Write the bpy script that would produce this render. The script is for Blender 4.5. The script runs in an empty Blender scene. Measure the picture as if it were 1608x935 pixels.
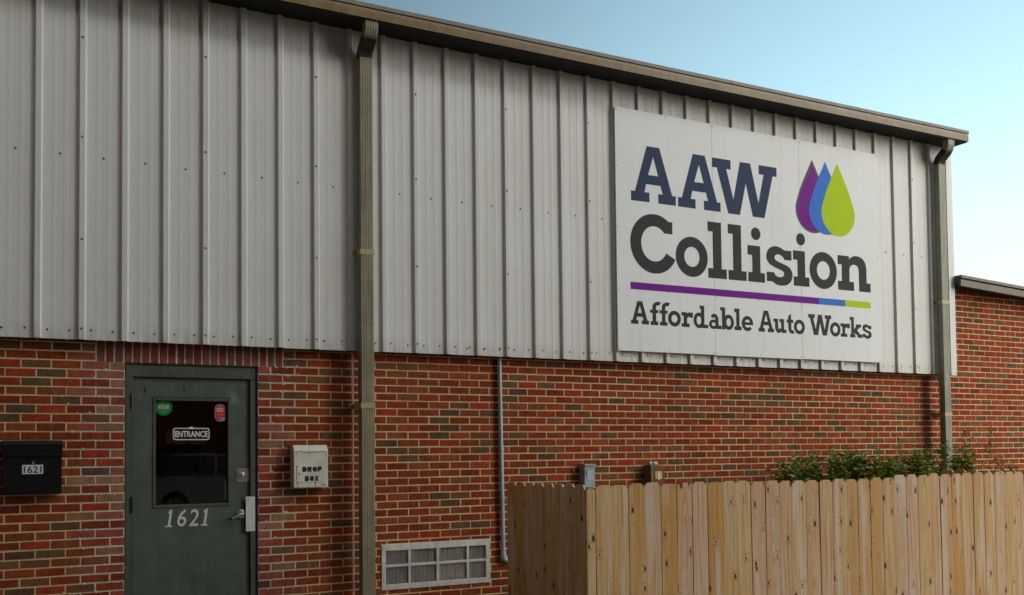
import bpy, bmesh, math, random
from mathutils import Vector, Matrix
from mathutils.geometry import tessellate_polygon
random.seed(11)
scene = bpy.context.scene
COL = scene.collection
NH, NH2 = 13.0, 24.0; RNX, RNY = 22.0, -20.0
Z0 = 2.32                                   # height of the first mortar line under the metal siding
# ------------------------------------------------------------------ camera
cam_d = bpy.data.cameras.new('camera'); cam = bpy.data.objects.new('camera', cam_d); COL.objects.link(cam)
F, CX, CY = 1607.248, 804.0, 651.833
yaw, pitch, roll = 0.500526, 0.0374633, -0.0110742
cyw, syw = math.cos(yaw), math.sin(yaw)
fw = Vector((syw*math.cos(pitch), cyw*math.cos(pitch), math.sin(pitch)))
rt = Vector((cyw, -syw, 0)); up = rt.cross(fw)
r2 = math.cos(roll)*rt + math.sin(roll)*up; u2 = -math.sin(roll)*rt + math.cos(roll)*up
M = Matrix((r2, u2, -fw)).transposed().to_4x4(); M.translation = Vector((-0.15815, -8.39194, Z0-0.87885))
cam.matrix_world = M
cam_d.sensor_width = 36; cam_d.sensor_fit = 'HORIZONTAL'; cam_d.lens = F/1608*36
cam_d.shift_x = 0.0; cam_d.shift_y = (CY-467.5)/1608; cam_d.clip_start = 0.05; cam_d.clip_end = 3000
scene.camera = cam
scene.render.resolution_x = 1024; scene.render.resolution_y = 595
# ------------------------------------------------------------------ sky and sun
HAZE = (2.25, 2.02, 2.1, 1)
SKY_TINT = (1.04, 1.07, 0.83, 1)                # white balance of the photograph
SUN_AZ, SUN_EL = 154.0, 26.0                # azimuth clockwise from +Y
w = bpy.data.worlds.new("World"); scene.world = w; w.use_nodes = True
wn = w.node_tree; wn.nodes.clear()
bg = wn.nodes.new('ShaderNodeBackground'); wo = wn.nodes.new('ShaderNodeOutputWorld')
sk = wn.nodes.new('ShaderNodeTexSky'); sk.sky_type = 'NISHITA'; sk.sun_disc = False
sk.sun_elevation = math.radians(SUN_EL); sk.sun_rotation = math.radians(SUN_AZ)
sk.air_density = 1.0; sk.dust_density = 0.9; sk.ozone_density = 1.0; sk.altitude = 0
bg.inputs[1].default_value = 0.12
tint = wn.nodes.new('ShaderNodeMix'); tint.data_type = 'RGBA'; tint.blend_type = 'MULTIPLY'; tint.inputs[0].default_value = 1; tint.inputs[7].default_value = SKY_TINT
wn.links.new(sk.outputs[0], tint.inputs[6])
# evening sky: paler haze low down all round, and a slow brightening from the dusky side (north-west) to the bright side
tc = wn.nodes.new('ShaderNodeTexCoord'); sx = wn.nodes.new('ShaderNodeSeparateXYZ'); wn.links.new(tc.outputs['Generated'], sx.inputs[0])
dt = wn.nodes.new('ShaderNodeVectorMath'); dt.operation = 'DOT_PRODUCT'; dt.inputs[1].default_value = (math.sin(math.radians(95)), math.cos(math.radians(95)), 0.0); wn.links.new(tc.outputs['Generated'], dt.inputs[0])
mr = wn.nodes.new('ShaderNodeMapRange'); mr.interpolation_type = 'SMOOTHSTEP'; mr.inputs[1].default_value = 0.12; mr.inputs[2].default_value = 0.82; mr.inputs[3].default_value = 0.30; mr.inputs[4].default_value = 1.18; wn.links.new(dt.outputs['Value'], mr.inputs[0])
hz = wn.nodes.new('ShaderNodeMapRange'); hz.interpolation_type = 'SMOOTHSTEP'; hz.inputs[1].default_value = 0.08; hz.inputs[2].default_value = 0.34; hz.inputs[3].default_value = 0.85; hz.inputs[4].default_value = 0.0; wn.links.new(sx.outputs[2], hz.inputs[0])
hm = wn.nodes.new('ShaderNodeMix'); hm.data_type = 'RGBA'; hm.inputs[7].default_value = HAZE; wn.links.new(hz.outputs[0], hm.inputs[0]); wn.links.new(tint.outputs[2], hm.inputs[6])
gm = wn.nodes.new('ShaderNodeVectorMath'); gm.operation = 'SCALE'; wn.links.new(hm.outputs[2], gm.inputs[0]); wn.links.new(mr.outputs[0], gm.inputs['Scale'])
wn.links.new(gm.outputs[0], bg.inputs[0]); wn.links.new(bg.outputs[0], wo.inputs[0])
sl = bpy.data.lights.new('sun', 'SUN'); sl.energy = 1.5; sl.angle = math.radians(56); sl.color = (1.0, 0.95, 0.90)
so = bpy.data.objects.new('sun', sl); COL.objects.link(so)
sd = Vector((math.sin(math.radians(SUN_AZ))*math.cos(math.radians(SUN_EL)), math.cos(math.radians(SUN_AZ))*math.cos(math.radians(SUN_EL)), math.sin(math.radians(SUN_EL))))
so.rotation_euler = sd.to_track_quat('Z', 'Y').to_euler(); so.location = sd*30
vs = scene.view_settings; vs.view_transform = 'Standard'; vs.look = 'None'; vs.gamma = 1; vs.use_curve_mapping = False
vs.exposure = 1.5

# ------------------------------------------------------------------ materials
def srgb(r, g, b):
    f = lambda c: (c/255/12.92 if c/255 <= 0.04045 else ((c/255+0.055)/1.055)**2.4)
    return (f(r), f(g), f(b), 1)
class NT:
    def __init__(s, name, rough=0.6, metal=0.0, spec=0.5):
        s.m = bpy.data.materials.new(name); s.m.use_nodes = True; s.t = s.m.node_tree
        s.b = s.t.nodes['Principled BSDF']; s.b.inputs['Roughness'].default_value = rough
        s.b.inputs['Metallic'].default_value = metal; s.b.inputs['Specular IOR Level'].default_value = spec
    def n(s, typ, ins={}, **kw):
        nd = s.t.nodes.new(typ)
        for k, v in kw.items(): setattr(nd, k, v)
        for k, v in ins.items():
            if isinstance(v, bpy.types.NodeSocket): s.t.links.new(v, nd.inputs[k])
            else: nd.inputs[k].default_value = v
        return nd
    def obj(s): return s.n('ShaderNodeTexCoord').outputs['Object']
    def geo(s): return s.n('ShaderNodeNewGeometry').outputs['Position']
    def map(s, v, sc=(1, 1, 1), loc=(0, 0, 0)): return s.n('ShaderNodeMapping', {'Vector': v, 'Scale': sc, 'Location': loc}).outputs[0]
    def noise(s, v, sc, det=4, ro=0.55, dist=0): return s.n('ShaderNodeTexNoise', {'Vector': v, 'Scale': sc, 'Detail': det, 'Roughness': ro, 'Distortion': dist}).outputs['Fac']
    def ramp(s, v, stops, interp='LINEAR'):
        nd = s.n('ShaderNodeValToRGB', {'Fac': v}); e = nd.color_ramp; e.interpolation = interp
        while len(e.elements) < len(stops): e.elements.new(0.5)
        for el, (p, c) in zip(e.elements, stops): el.position = p; el.color = c if len(c) == 4 else (*c, 1)
        return nd.outputs[0]
    def mix(s, f, a, b, mode='MIX'):
        nd = s.n('ShaderNodeMix', data_type='RGBA', blend_type=mode)
        for k, v in ((0, f), (6, a), (7, b)):
            if isinstance(v, bpy.types.NodeSocket): s.t.links.new(v, nd.inputs[k])
            else: nd.inputs[k].default_value = v
        return nd.outputs[2]
    def math(s, op, a, b=0.0, c=0.0, clamp=False):
        nd = s.n('ShaderNodeMath', operation=op); nd.use_clamp = clamp
        for i, v in enumerate((a, b, c)):
            if isinstance(v, bpy.types.NodeSocket): s.t.links.new(v, nd.inputs[i])
            else: nd.inputs[i].default_value = v
        return nd.outputs[0]
    def bump(s, h, st=0.3, d=0.01):
        nd = s.n('ShaderNodeBump', {'Height': h, 'Strength': st, 'Distance': d}); s.t.links.new(nd.outputs[0], s.b.inputs['Normal'])
    def col(s, c):
        if isinstance(c, bpy.types.NodeSocket): s.t.links.new(c, s.b.inputs['Base Color'])
        else: s.b.inputs['Base Color'].default_value = c
    def rough(s, c): s.t.links.new(c, s.b.inputs['Roughness'])
G = lambda v: (v, v, v, 1)
MAT = {}
def m_plain(name, c, rough=0.5, metal=0, var=0.12, sc=30, bump=0.0, spec=0.5):
    k = NT(name, rough, metal, spec); p = k.obj(); n = k.noise(p, sc, 5)
    k.col(k.mix(1.0, c, k.ramp(n, [(0.25, G(1-var)), (0.75, G(1+var))]), 'MULTIPLY'))
    k.rough(k.math('MULTIPLY_ADD', n, 0.25, rough-0.12))
    if bump: k.bump(n, bump, 0.002)
    MAT[name] = k.m; return k.m

def m_brick():
    k = NT('brick', 0.9, 0, 0.15); g = k.geo()
    a = k.n('ShaderNodeAttribute', attribute_name='tint').outputs['Color']
    st = k.noise(k.map(g, (130, 130, 16)), 1, 3)            # combed vertical texture
    bl = k.noise(g, 14, 4); fine = k.noise(g, 240, 3)
    c = k.mix(1.0, a, k.ramp(bl, [(0.3, (0.72, 0.70, 0.68)), (0.5, G(1)), (0.75, (1.22, 1.25, 1.25))]), 'MULTIPLY')
    c = k.mix(1.0, c, k.ramp(st, [(0.3, G(0.74)), (0.65, G(1.18))]), 'MULTIPLY')
    c = k.mix(1.0, c, k.ramp(fine, [(0.3, G(0.82)), (0.7, G(1.15))]), 'MULTIPLY')
    ef = k.math('MULTIPLY', k.ramp(k.noise(g, 1.3, 3), [(0.58, G(0)), (0.72, G(1))]), k.ramp(k.noise(k.map(g, (22, 22, 9)), 1, 5, 0.7), [(0.52, G(0)), (0.68, G(0.5))]))
    c = k.mix(ef, c, srgb(196, 160, 138)); k.col(c)
    h = k.math('ADD', k.math('MULTIPLY', st, 0.6), fine); k.bump(h, 0.55, 0.004); MAT['brick'] = k.m
def m_mortar():
    k = NT('mortar', 0.95, 0, 0.2); g = k.geo()
    n = k.noise(g, 60, 5); b = k.noise(g, 1.7, 4)
    c = k.ramp(n, [(0.25, srgb(206, 172, 128)), (0.75, srgb(236, 206, 160))])
    s = k.n('ShaderNodeSeparateXYZ', {'Vector': g})
    x = s.outputs[0]                                   # the paler repointing beside the door opening
    d = k.math('ABSOLUTE', k.math('SUBTRACT', x, 1.53)); wob = k.math('MULTIPLY', k.math('SUBTRACT', k.noise(g, 9, 3), 0.5), 0.22)
    f = k.ramp(k.math('ADD', d, wob), [(0.80, G(1)), (0.90, G(0))])
    c = k.mix(f, c, k.ramp(n, [(0.3, srgb(192, 182, 166)), (0.7, srgb(230, 222, 208))]))
    c = k.mix(k.ramp(b, [(0.4, G(0)), (0.75, G(0.35))]), c, srgb(120, 98, 74)); k.col(c)
    k.bump(k.math('ADD', n, k.noise(g, 220, 2)), 0.6, 0.004); MAT['mortar'] = k.m
def m_siding():
    k = NT('siding_paint', 0.42, 0, 0.45); g = k.geo()
    runs = k.noise(k.map(g, (16, 16, 0.5)), 1, 6, 0.62); cl = k.noise(g, 0.9, 4); sp = k.noise(g, 90, 3)
    c = k.mix(k.ramp(runs, [(0.42, G(0)), (0.75, G(0.45))]), srgb(222, 221, 219), srgb(206, 203, 199))
    c = k.mix(k.ramp(cl, [(0.4, G(0)), (0.7, G(0.3))]), c, srgb(206, 198, 186))
    rust = k.math('MULTIPLY', k.ramp(k.noise(k.map(g, (30, 30, 0.8)), 1, 4), [(0.68, G(0)), (0.78, G(1))]), k.ramp(sp, [(0.3, G(0.25)), (0.7, G(0.6))]))
    c = k.mix(rust, c, srgb(176, 152, 128))
    c = k.mix(k.ramp(k.noise(g, 34, 2), [(0.77, G(0)), (0.81, G(0.7))]), c, srgb(110, 100, 92)); k.col(c)
    sp2 = k.n('ShaderNodeSeparateXYZ', {'Vector': g}); foot = k.ramp(k.math('SUBTRACT', sp2.outputs[2], 2.332), [(0.0, G(1)), (0.16, G(0))])
    k.col(k.mix(k.math('MULTIPLY', foot, k.ramp(k.noise(k.map(g, (26, 26, 2)), 1, 4), [(0.35, G(0)), (0.7, G(0.6))])), c, srgb(168, 156, 142)))
    k.rough(k.math('MULTIPLY_ADD', runs, 0.3, 0.3)); k.bump(k.noise(k.map(g, (5, 5, 1.3)), 1, 3), 0.2, 0.02); MAT['siding'] = k.m
def m_sign():
    k = NT('sign_face', 0.5, 0, 0.25); g = k.geo()
    n = k.noise(g, 2.2, 4); r = k.noise(k.map(g, (20, 20, 0.7)), 1, 5)
    c = k.mix(k.ramp(n, [(0.35, G(0)), (0.7, G(0.5))]), srgb(238, 239, 241), srgb(230, 230, 226))
    c = k.mix(k.ramp(r, [(0.55, G(0)), (0.8, G(0.3))]), c, srgb(204, 202, 196)); k.col(c); MAT['sign'] = k.m
def m_wood():
    k = NT('pine_board', 0.72, 0, 0.3); o = k.obj(); rnd = k.n('ShaderNodeObjectInfo').outputs['Random']
    off = k.n('ShaderNodeCombineXYZ', {'X': k.math('MULTIPLY', rnd, 37.0), 'Y': 0.0, 'Z': k.math('MULTIPLY', rnd, 53.0)}).outputs[0]
    p = k.n('ShaderNodeVectorMath', {0: o, 1: off}, operation='ADD').outputs[0]
    s = k.n('ShaderNodeSeparateXYZ', {'Vector': p}); x, z = s.outputs[0], s.outputs[2]
    q = k.n('ShaderNodeCombineXYZ', {'X': x, 'Y': k.math('MULTIPLY', z, 0.42), 'Z': 0.0}).outputs[0]
    v = k.n('ShaderNodeTexVoronoi', {'Vector': q, 'Scale': 8.5, 'Randomness': 1.0}, voronoi_dimensions='2D', feature='F1')
    pos = k.n('ShaderNodeSeparateXYZ', {'Vector': v.outputs['Position']})
    qs = k.n('ShaderNodeSeparateXYZ', {'Vector': q})
    dx = k.math('SUBTRACT', qs.outputs[0], pos.outputs[0]); dz = k.math('SUBTRACT', qs.outputs[1], pos.outputs[1])
    szr = k.n('ShaderNodeSeparateColor', {'Color': v.outputs['Color']}).outputs[0]
    on = k.math('GREATER_THAN', szr, 0.42)
    d2 = k.math('ADD', k.math('MULTIPLY', dx, dx), k.math('MULTIPLY', k.math('MULTIPLY', dz, dz), 2.2))
    e = k.math('MULTIPLY', k.math('EXPONENT', k.math('MULTIPLY', d2, -2600.0)), on)
    warp = k.math('MULTIPLY', k.math('SUBTRACT', k.noise(k.map(p, (5, 1, 1.3)), 1, 3), 0.5), 0.10)
    gx = k.math('ADD', k.math('SUBTRACT', x, k.math('MULTIPLY', k.math('MULTIPLY', dx, e), 0.85)), warp)
    cat = k.math('MULTIPLY', k.math('MULTIPLY', z, z), k.math('MULTIPLY', k.math('SUBTRACT', rnd, 0.5), 0.02))
    gv = k.n('ShaderNodeCombineXYZ', {'X': k.math('MULTIPLY', gx, 62.0), 'Y': 0.0, 'Z': k.math('MULTIPLY', z, 0.55)}).outputs[0]
    gr1 = k.n('ShaderNodeTexNoise', {'Vector': gv, 'Scale': 1.0, 'Detail': 4.0, 'Roughness': 0.62}).outputs['Fac']
    ox = k.n('ShaderNodeSeparateXYZ', {'Vector': o}).outputs[0]
    cf = k.math('ADD', k.math('MULTIPLY', k.math('MULTIPLY', ox, ox), 190.0), k.math('ADD', z, k.math('MULTIPLY', warp, 2.0)))
    cv = k.n('ShaderNodeCombineXYZ', {'X': k.math('MULTIPLY', cf, 11.0), 'Y': k.math('MULTIPLY', e, 0.5), 'Z': 0.0}).outputs[0]
    gr2 = k.n('ShaderNodeTexNoise', {'Vector': cv, 'Scale': 1.0, 'Detail': 3.0, 'Roughness': 0.5}).outputs['Fac']
    cath = k.math('MULTIPLY', k.math('GREATER_THAN', k.math('FRACT', k.math('MULTIPLY', rnd, 13.7)), 0.62), 0.75)
    gr = k.math('ADD', k.math('MULTIPLY', gr1, k.math('SUBTRACT', 1.0, cath)), k.math('MULTIPLY', gr2, cath))
    big = k.noise(k.map(p, (9, 1, 0.6)), 1, 3); fine = k.noise(k.map(p, (420, 10, 9)), 1, 3); thin = k.noise(k.map(p, (150, 1, 1.1)), 1, 2)
    r2_ = k.math('FRACT', k.math('MULTIPLY', rnd, 7.31))
    base = k.ramp(r2_, [(0.0, srgb(240, 204, 148)), (0.18, srgb(242, 204, 164)), (0.36, srgb(232, 180, 108)), (0.54, srgb(242, 206, 172)), (0.72, srgb(236, 190, 128)), (0.9, srgb(248, 226, 190))], 'CONSTANT')
    c = k.mix(k.ramp(gr, [(0.46, G(0)), (0.62, G(0.66))]), base, srgb(216, 140, 62))
    c = k.mix(k.ramp(thin, [(0.56, G(0)), (0.66, G(0.6))]), c, srgb(166, 98, 42))
    c = k.mix(k.ramp(big, [(0.5, G(0)), (0.68, G(0.5))]), c, srgb(236, 172, 86))
    c = k.mix(k.ramp(k.noise(k.map(p, (8, 1, 0.8), (5, 0, 9)), 1, 3), [(0.52, G(0)), (0.66, G(0.65))]), c, srgb(248, 228, 212))
    c = k.mix(1.0, c, k.ramp(fine, [(0.3, G(0.88)), (0.7, G(1.06))]), 'MULTIPLY')
    ring = k.math('MULTIPLY', k.math('SINE', k.math('MULTIPLY', k.math('SQRT', d2), 700.0)), k.math('MULTIPLY', e, 0.0))
    c = k.mix(k.math('MAXIMUM', ring, 0.0), c, srgb(140, 78, 34))
    halo = k.math('MULTIPLY', k.math('EXPONENT', k.math('MULTIPLY', d2, -12000.0)), on)
    pale = k.math('MULTIPLY', k.math('EXPONENT', k.math('MULTIPLY', d2, k.math('MULTIPLY_ADD', k.noise(p, 22, 2), -9000.0, -600.0))), on)
    c = k.mix(k.math('MULTIPLY', k.math('MINIMUM', pale, 1.0), 0.62), c, srgb(252, 232, 206))
    sw = k.math('MULTIPLY', k.math('MULTIPLY', k.math('SINE', k.math('MULTIPLY', k.math('ADD', gr1, k.math('MULTIPLY', dz, 30.0)), 9.0)), k.math('EXPONENT', k.math('MULTIPLY', d2, -1500.0))), on)
    c = k.mix(k.math('MULTIPLY', k.math('MAXIMUM', sw, 0.0), 0.75), c, srgb(170, 98, 44))
    c = k.mix(k.math('MULTIPLY', halo, 0.75), c, srgb(146, 76, 34))
    kr = k.math('MULTIPLY_ADD', k.math('SUBTRACT', szr, 0.42), 0.00034, 0.000014)
    knot = k.math('MULTIPLY', k.math('LESS_THAN', k.math('ADD', d2, k.math('MULTIPLY', k.math('SUBTRACT', k.noise(p, 90, 2), 0.5), 0.00006)), kr), on)
    kc = k.ramp(k.n('ShaderNodeTexNoise', {'Vector': p, 'Scale': 120.0}).outputs['Fac'], [(0.35, srgb(84, 40, 20)), (0.7, srgb(158, 88, 44))])
    c = k.mix(knot, c, kc); k.col(c); k.bump(k.math('ADD', gr, k.math('MULTIPLY', fine, 0.5)), 0.25, 0.002); MAT['wood'] = k.m
def m_painted(name, base, dirt, rough=0.5, spec=0.5, run=0.5, metal=0):
    k = NT(name, rough, metal, spec); g = k.geo()
    a = k.noise(k.map(g, (24, 24, 1.6)), 1, 5, 0.6); b = k.noise(g, 7, 5); s = k.noise(g, 120, 2)
    c = k.mix(k.ramp(a, [(0.42, G(0)), (0.72, G(run))]), base, dirt)
    c = k.mix(1.0, c, k.ramp(b, [(0.3, G(0.86)), (0.7, G(1.12))]), 'MULTIPLY')
    c = k.mix(k.ramp(s, [(0.70, G(0)), (0.76, G(0.35))]), c, dirt); k.col(c)
    k.rough(k.math('MULTIPLY_ADD', b, 0.3, rough-0.15)); k.bump(b, 0.12, 0.01); MAT[name] = k.m; return k
m_brick(); m_mortar(); m_siding(); m_sign(); m_wood()
m_painted('gutter', srgb(136, 112, 76), srgb(98, 78, 50), 0.45)
m_painted('downspout', srgb(152, 142, 116), srgb(120, 112, 92), 0.45, run=0.7)
m_painted('downspout_grey', srgb(150, 152, 132), srgb(112, 116, 102), 0.45, run=0.7)
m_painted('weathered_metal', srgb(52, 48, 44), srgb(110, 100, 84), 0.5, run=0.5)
m_painted('roof_trim', srgb(108, 96, 76), srgb(74, 64, 48), 0.5)
m_painted('door_paint', srgb(90, 98, 90), srgb(72, 78, 72), 0.38, run=0.5)
m_painted('frame_paint', srgb(86, 88, 78), srgb(64, 67, 60), 0.42, run=0.5)
m_painted('dropbox_paint', srgb(218, 216, 202), srgb(184, 178, 152), 0.45, run=0.35)
m_painted('galvanised', srgb(178, 194, 200), srgb(150, 164, 170), 0.5, run=0.5)
m_painted('box_grey', srgb(158, 170, 172), srgb(136, 148, 150), 0.45, run=0.3)
m_painted('rusty_steel', srgb(140, 84, 40), srgb(76, 40, 22), 0.8, run=0.9)
m_painted('olive_steel', srgb(112, 104, 74), srgb(80, 74, 54), 0.6)
m_painted('vent_metal', srgb(236, 232, 224), srgb(196, 192, 186), 0.36, metal=0.3, run=0.5)
m_painted('membrane', srgb(96, 94, 88), srgb(70, 68, 62), 0.8)
m_plain('strap_paint', srgb(176, 162, 122), 0.45)
m_plain('paper_filter', srgb(150, 148, 128), 0.9, var=0.3, sc=80)
m_plain('black_paint', srgb(18, 18, 22), 0.35, var=0.2, sc=60)
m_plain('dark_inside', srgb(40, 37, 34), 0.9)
m_plain('steel', srgb(200, 198, 192), 0.32, 0.85)
m_plain('screw_grey', srgb(128, 124, 116), 0.5, 0.5, 0.35, 200)
m_plain('screw_dark', srgb(84, 78, 70), 0.6, 0.3, 0.35, 200)
m_plain('plate_white', srgb(214, 214, 210), 0.35)
m_plain('brass', srgb(108, 84, 54), 0.6, 0.3)
m_plain('letter_navy', srgb(50, 64, 94), 0.6, var=0.06, spec=0.15)
m_plain('letter_charcoal', srgb(56, 56, 58), 0.6, var=0.06, spec=0.15)
m_plain('drop_purple', srgb(120, 14, 146), 0.6, var=0.05, sc=5, spec=0.15)
m_plain('drop_grey', srgb(98, 84, 100), 0.6, var=0.05, sc=5, spec=0.15)
m_plain('drop_blue', srgb(60, 122, 216), 0.6, var=0.05, sc=5, spec=0.15)
m_plain('drop_green', srgb(184, 214, 8), 0.6, var=0.05, sc=5, spec=0.15)
m_plain('print_white', srgb(226, 226, 226), 0.5, var=0.04)
m_plain('print_black', srgb(16, 16, 18), 0.5, var=0.05)
m_plain('print_grey', srgb(150, 152, 160), 0.5, var=0.05)
m_plain('sticker_green', srgb(10, 128, 66), 0.4, var=0.04)
m_plain('sticker_lime', srgb(120, 196, 40), 0.4, var=0.04)
m_plain('sticker_red', srgb(206, 26, 44), 0.4, var=0.04)
m_plain('sealant', srgb(196, 160, 146), 0.8, var=0.15, sc=50)
m_plain('rust_stain', srgb(176, 130, 70), 0.8)
m_plain('soffit_dark_shade', srgb(30, 26, 24), 0.8)
m_plain('car_white', srgb(224, 226, 228), 0.25, var=0.02)
m_plain('glass_dark', srgb(96, 116, 130), 0.1)
m_plain('door_rubber', srgb(28, 32, 32), 0.7)
m_plain('stem', srgb(140, 124, 78), 0.8, var=0.3)
m_plain('paper', srgb(226, 184, 104), 0.9)
m_plain('room_wall', srgb(232, 150, 72), 0.9)
m_plain('shade_block_brick', srgb(104, 66, 50), 0.9)
m_plain('room_dark', srgb(44, 34, 30), 0.8)
m_plain('concrete', srgb(150, 144, 134), 0.9, sc=12, bump=0.4)
m_plain('lot_concrete', srgb(134, 120, 102), 0.9, sc=2, bump=0.3, var=0.2)
m_plain('asphalt', srgb(66, 66, 66), 0.9, sc=60, bump=0.6, var=0.3)
m_plain('soil', srgb(92, 74, 54), 0.95, sc=20, bump=0.6, var=0.3)
def m_leaf():
    k = NT('leaf', 0.42, 0, 0.5); g = k.geo()
    c = k.ramp(k.noise(g, 23, 2), [(0.3, srgb(66, 104, 44)), (0.52, srgb(116, 146, 54)), (0.72, srgb(178, 178, 84))]); k.col(c)
    a = k.n('ShaderNodeAttribute', attribute_name='tint').outputs['Color']; k.col(k.mix(1.0, c, a, 'MULTIPLY'))
    k.b.inputs['Subsurface Weight'].default_value = 0.0; MAT['leaf'] = k.m
m_leaf()
def m_glass():
    m = bpy.data.materials.new('door_glass'); m.use_nodes = True; t = m.node_tree; t.nodes.clear()
    o = t.nodes.new('ShaderNodeOutputMaterial'); mx = t.nodes.new('ShaderNodeMixShader'); fr = t.nodes.new('ShaderNodeFresnel'); fr.inputs[0].default_value = 1.5
    tr = t.nodes.new('ShaderNodeBsdfTransparent'); tr.inputs[0].default_value = (0.88, 0.84, 0.76, 1)
    gl = t.nodes.new('ShaderNodeBsdfGlossy'); gl.inputs['Roughness'].default_value = 0.01
    t.links.new(fr.outputs[0], mx.inputs[0]); t.links.new(tr.outputs[0], mx.inputs[1]); t.links.new(gl.outputs[0], mx.inputs[2]); t.links.new(mx.outputs[0], o.inputs[0]); MAT['glass'] = m
m_glass()

# ------------------------------------------------------------------ helpers
def tag(o, label=None, cat=None, group=None, kind=None):
    for k, v in (('label', label), ('category', cat), ('group', group), ('kind', kind)):
        if v: o[k] = v
    return o
def empty(name, loc=(0, 0, 0), label=None, cat=None, group=None, kind=None):
    o = bpy.data.objects.new(name, None); o.location = loc; o.empty_display_size = 0.1; COL.objects.link(o); return tag(o, label, cat, group, kind)
def wpos(o):
    p = Vector((0, 0, 0))
    while o is not None: p = p + o.location; o = o.parent
    return p
def link(name, me, parent=None, loc=None):
    """mesh given in world axes relative to loc (world); parents are never rotated"""
    o = bpy.data.objects.new(name, me); COL.objects.link(o)
    l = Vector(loc) if loc is not None else Vector((0, 0, 0))
    if parent is not None: o.parent = parent; l = l - wpos(parent)
    o.location = l; return o
class MB:
    def __init__(s): s.v = []; s.f = []; s.mi = []; s.c = []; s.mats = []
    def m(s, name):
        if name not in s.mats: s.mats.append(name)
        return s.mats.index(name)
    def add(s, vs, fs, mat, tint=None):
        b = len(s.v); s.v += [tuple(p) for p in vs]; i = s.m(mat)
        for f in fs: s.f.append(tuple(b+q for q in f)); s.mi.append(i); s.c.append(tint)
        return s
    def box(s, x0, x1, y0, y1, z0, z1, mat, ch=0.0, tint=None):
        """box; ch chamfers the front (-Y) face edges"""
        if ch:
            vs = [(x0, y1, z0), (x1, y1, z0), (x1, y1, z1), (x0, y1, z1), (x0, y0+ch, z0), (x1, y0+ch, z0), (x1, y0+ch, z1), (x0, y0+ch, z1),
                  (x0+ch, y0, z0+ch), (x1-ch, y0, z0+ch), (x1-ch, y0, z1-ch), (x0+ch, y0, z1-ch)]
            fs = [(8, 9, 10, 11), (4, 5, 9, 8), (5, 6, 10, 9), (6, 7, 11, 10), (7, 4, 8, 11), (0, 1, 5, 4), (1, 2, 6, 5), (2, 3, 7, 6), (3, 0, 4, 7), (1, 0, 3, 2)]
        else:
            vs = [(x0, y0, z0), (x1, y0, z0), (x1, y1, z0), (x0, y1, z0), (x0, y0, z1), (x1, y0, z1), (x1, y1, z1), (x0, y1, z1)]
            fs = [(0, 1, 5, 4), (1, 2, 6, 5), (2, 3, 7, 6), (3, 0, 4, 7), (4, 5, 6, 7), (3, 2, 1, 0)]
        return s.add(vs, fs, mat, tint)
    def prism_x(s, prof, x0, x1, mat):
        """profile of (y,z) swept along x, counter-clockwise seen from +x"""
        n = len(prof); vs = [(x0, y, z) for y, z in prof] + [(x1, y, z) for y, z in prof]
        fs = [(i, (i+1) % n, n+(i+1) % n, n+i) for i in range(n)]; b = len(s.v); s.add(vs, fs, mat)
        for base in (0, n):
            tris = tessellate_polygon([[Vector((y, z, 0)) for y, z in prof]])
            s.add([], [], mat)
            i = s.m(mat)
            for t in tris: s.f.append(tuple(b+base+q for q in t)); s.mi.append(i); s.c.append(None)
        return s
    def flat(s, loops, y, th, mat, ox=0, oz=0):
        """outline loops (x,z), holes after the first, standing at y facing -Y, thickness th"""
        tris = tessellate_polygon([[Vector((a, b, 0)) for a, b in L] for L in loops]); pts = [p for L in loops for p in L]; n = len(pts)
        vs = [(ox+a, y, oz+b) for a, b in pts] + [(ox+a, y+th, oz+b) for a, b in pts]; fs = []
        for t in tris:
            a, b, c = (pts[q] for q in t)
            if (b[0]-a[0])*(c[1]-a[1])-(b[1]-a[1])*(c[0]-a[0]) < 0: t = (t[0], t[2], t[1])
            fs.append(tuple(t))
        o = 0
        for L in loops:
            m = len(L)
            for i in range(m): fs.append((o+i, o+(i+1) % m, n+o+(i+1) % m, n+o+i))
            o += m
        return s.add(vs, fs, mat)
    def tube(s, path, r, mat, n=10, cap=True):
        path = [Vector(p) for p in path]; rs = r if isinstance(r, (list, tuple)) else [r]*len(path); rings = []
        t0 = (path[1]-path[0]).normalized(); ref = Vector((0, 1, 0)) if abs(t0.y) < 0.9 else Vector((1, 0, 0)); a = t0.cross(ref).normalized()
        for i, p in enumerate(path):
            t = (path[min(i+1, len(path)-1)]-path[max(i-1, 0)]).normalized(); a = (a - t*a.dot(t)).normalized(); b = t.cross(a)
            rings.append([p + (a*math.cos(2*math.pi*k/n)+b*math.sin(2*math.pi*k/n))*rs[i] for k in range(n)])
        vs = [q for rg in rings for q in rg]; fs = []
        for i in range(len(path)-1):
            for k in range(n): fs.append((i*n+k, i*n+(k+1) % n, (i+1)*n+(k+1) % n, (i+1)*n+k))
        if cap: fs += [tuple(range(n))[::-1], tuple((len(path)-1)*n+k for k in range(n))]
        return s.add(vs, fs, mat)
    def disc(s, x, y, z, r, th, mat, n=14, dome=0.0):
        """short cylinder facing -Y, optionally domed"""
        vs = []; 
        for rr, yy in ((r, y+th), (r, y), (r*0.72, y-dome*0.7)):
            vs += [(x+rr*math.cos(2*math.pi*k/n), yy, z+rr*math.sin(2*math.pi*k/n)) for k in range(n)]
        fs = [(i*n+k, i*n+(k+1) % n, (i+1)*n+(k+1) % n, (i+1)*n+k) for i in range(2) for k in range(n)]
        vs.append((x, y-dome, z)); fs += [(2*n+k, 2*n+(k+1) % n, 3*n) for k in range(n)]
        return s.add(vs, fs, mat)
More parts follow.
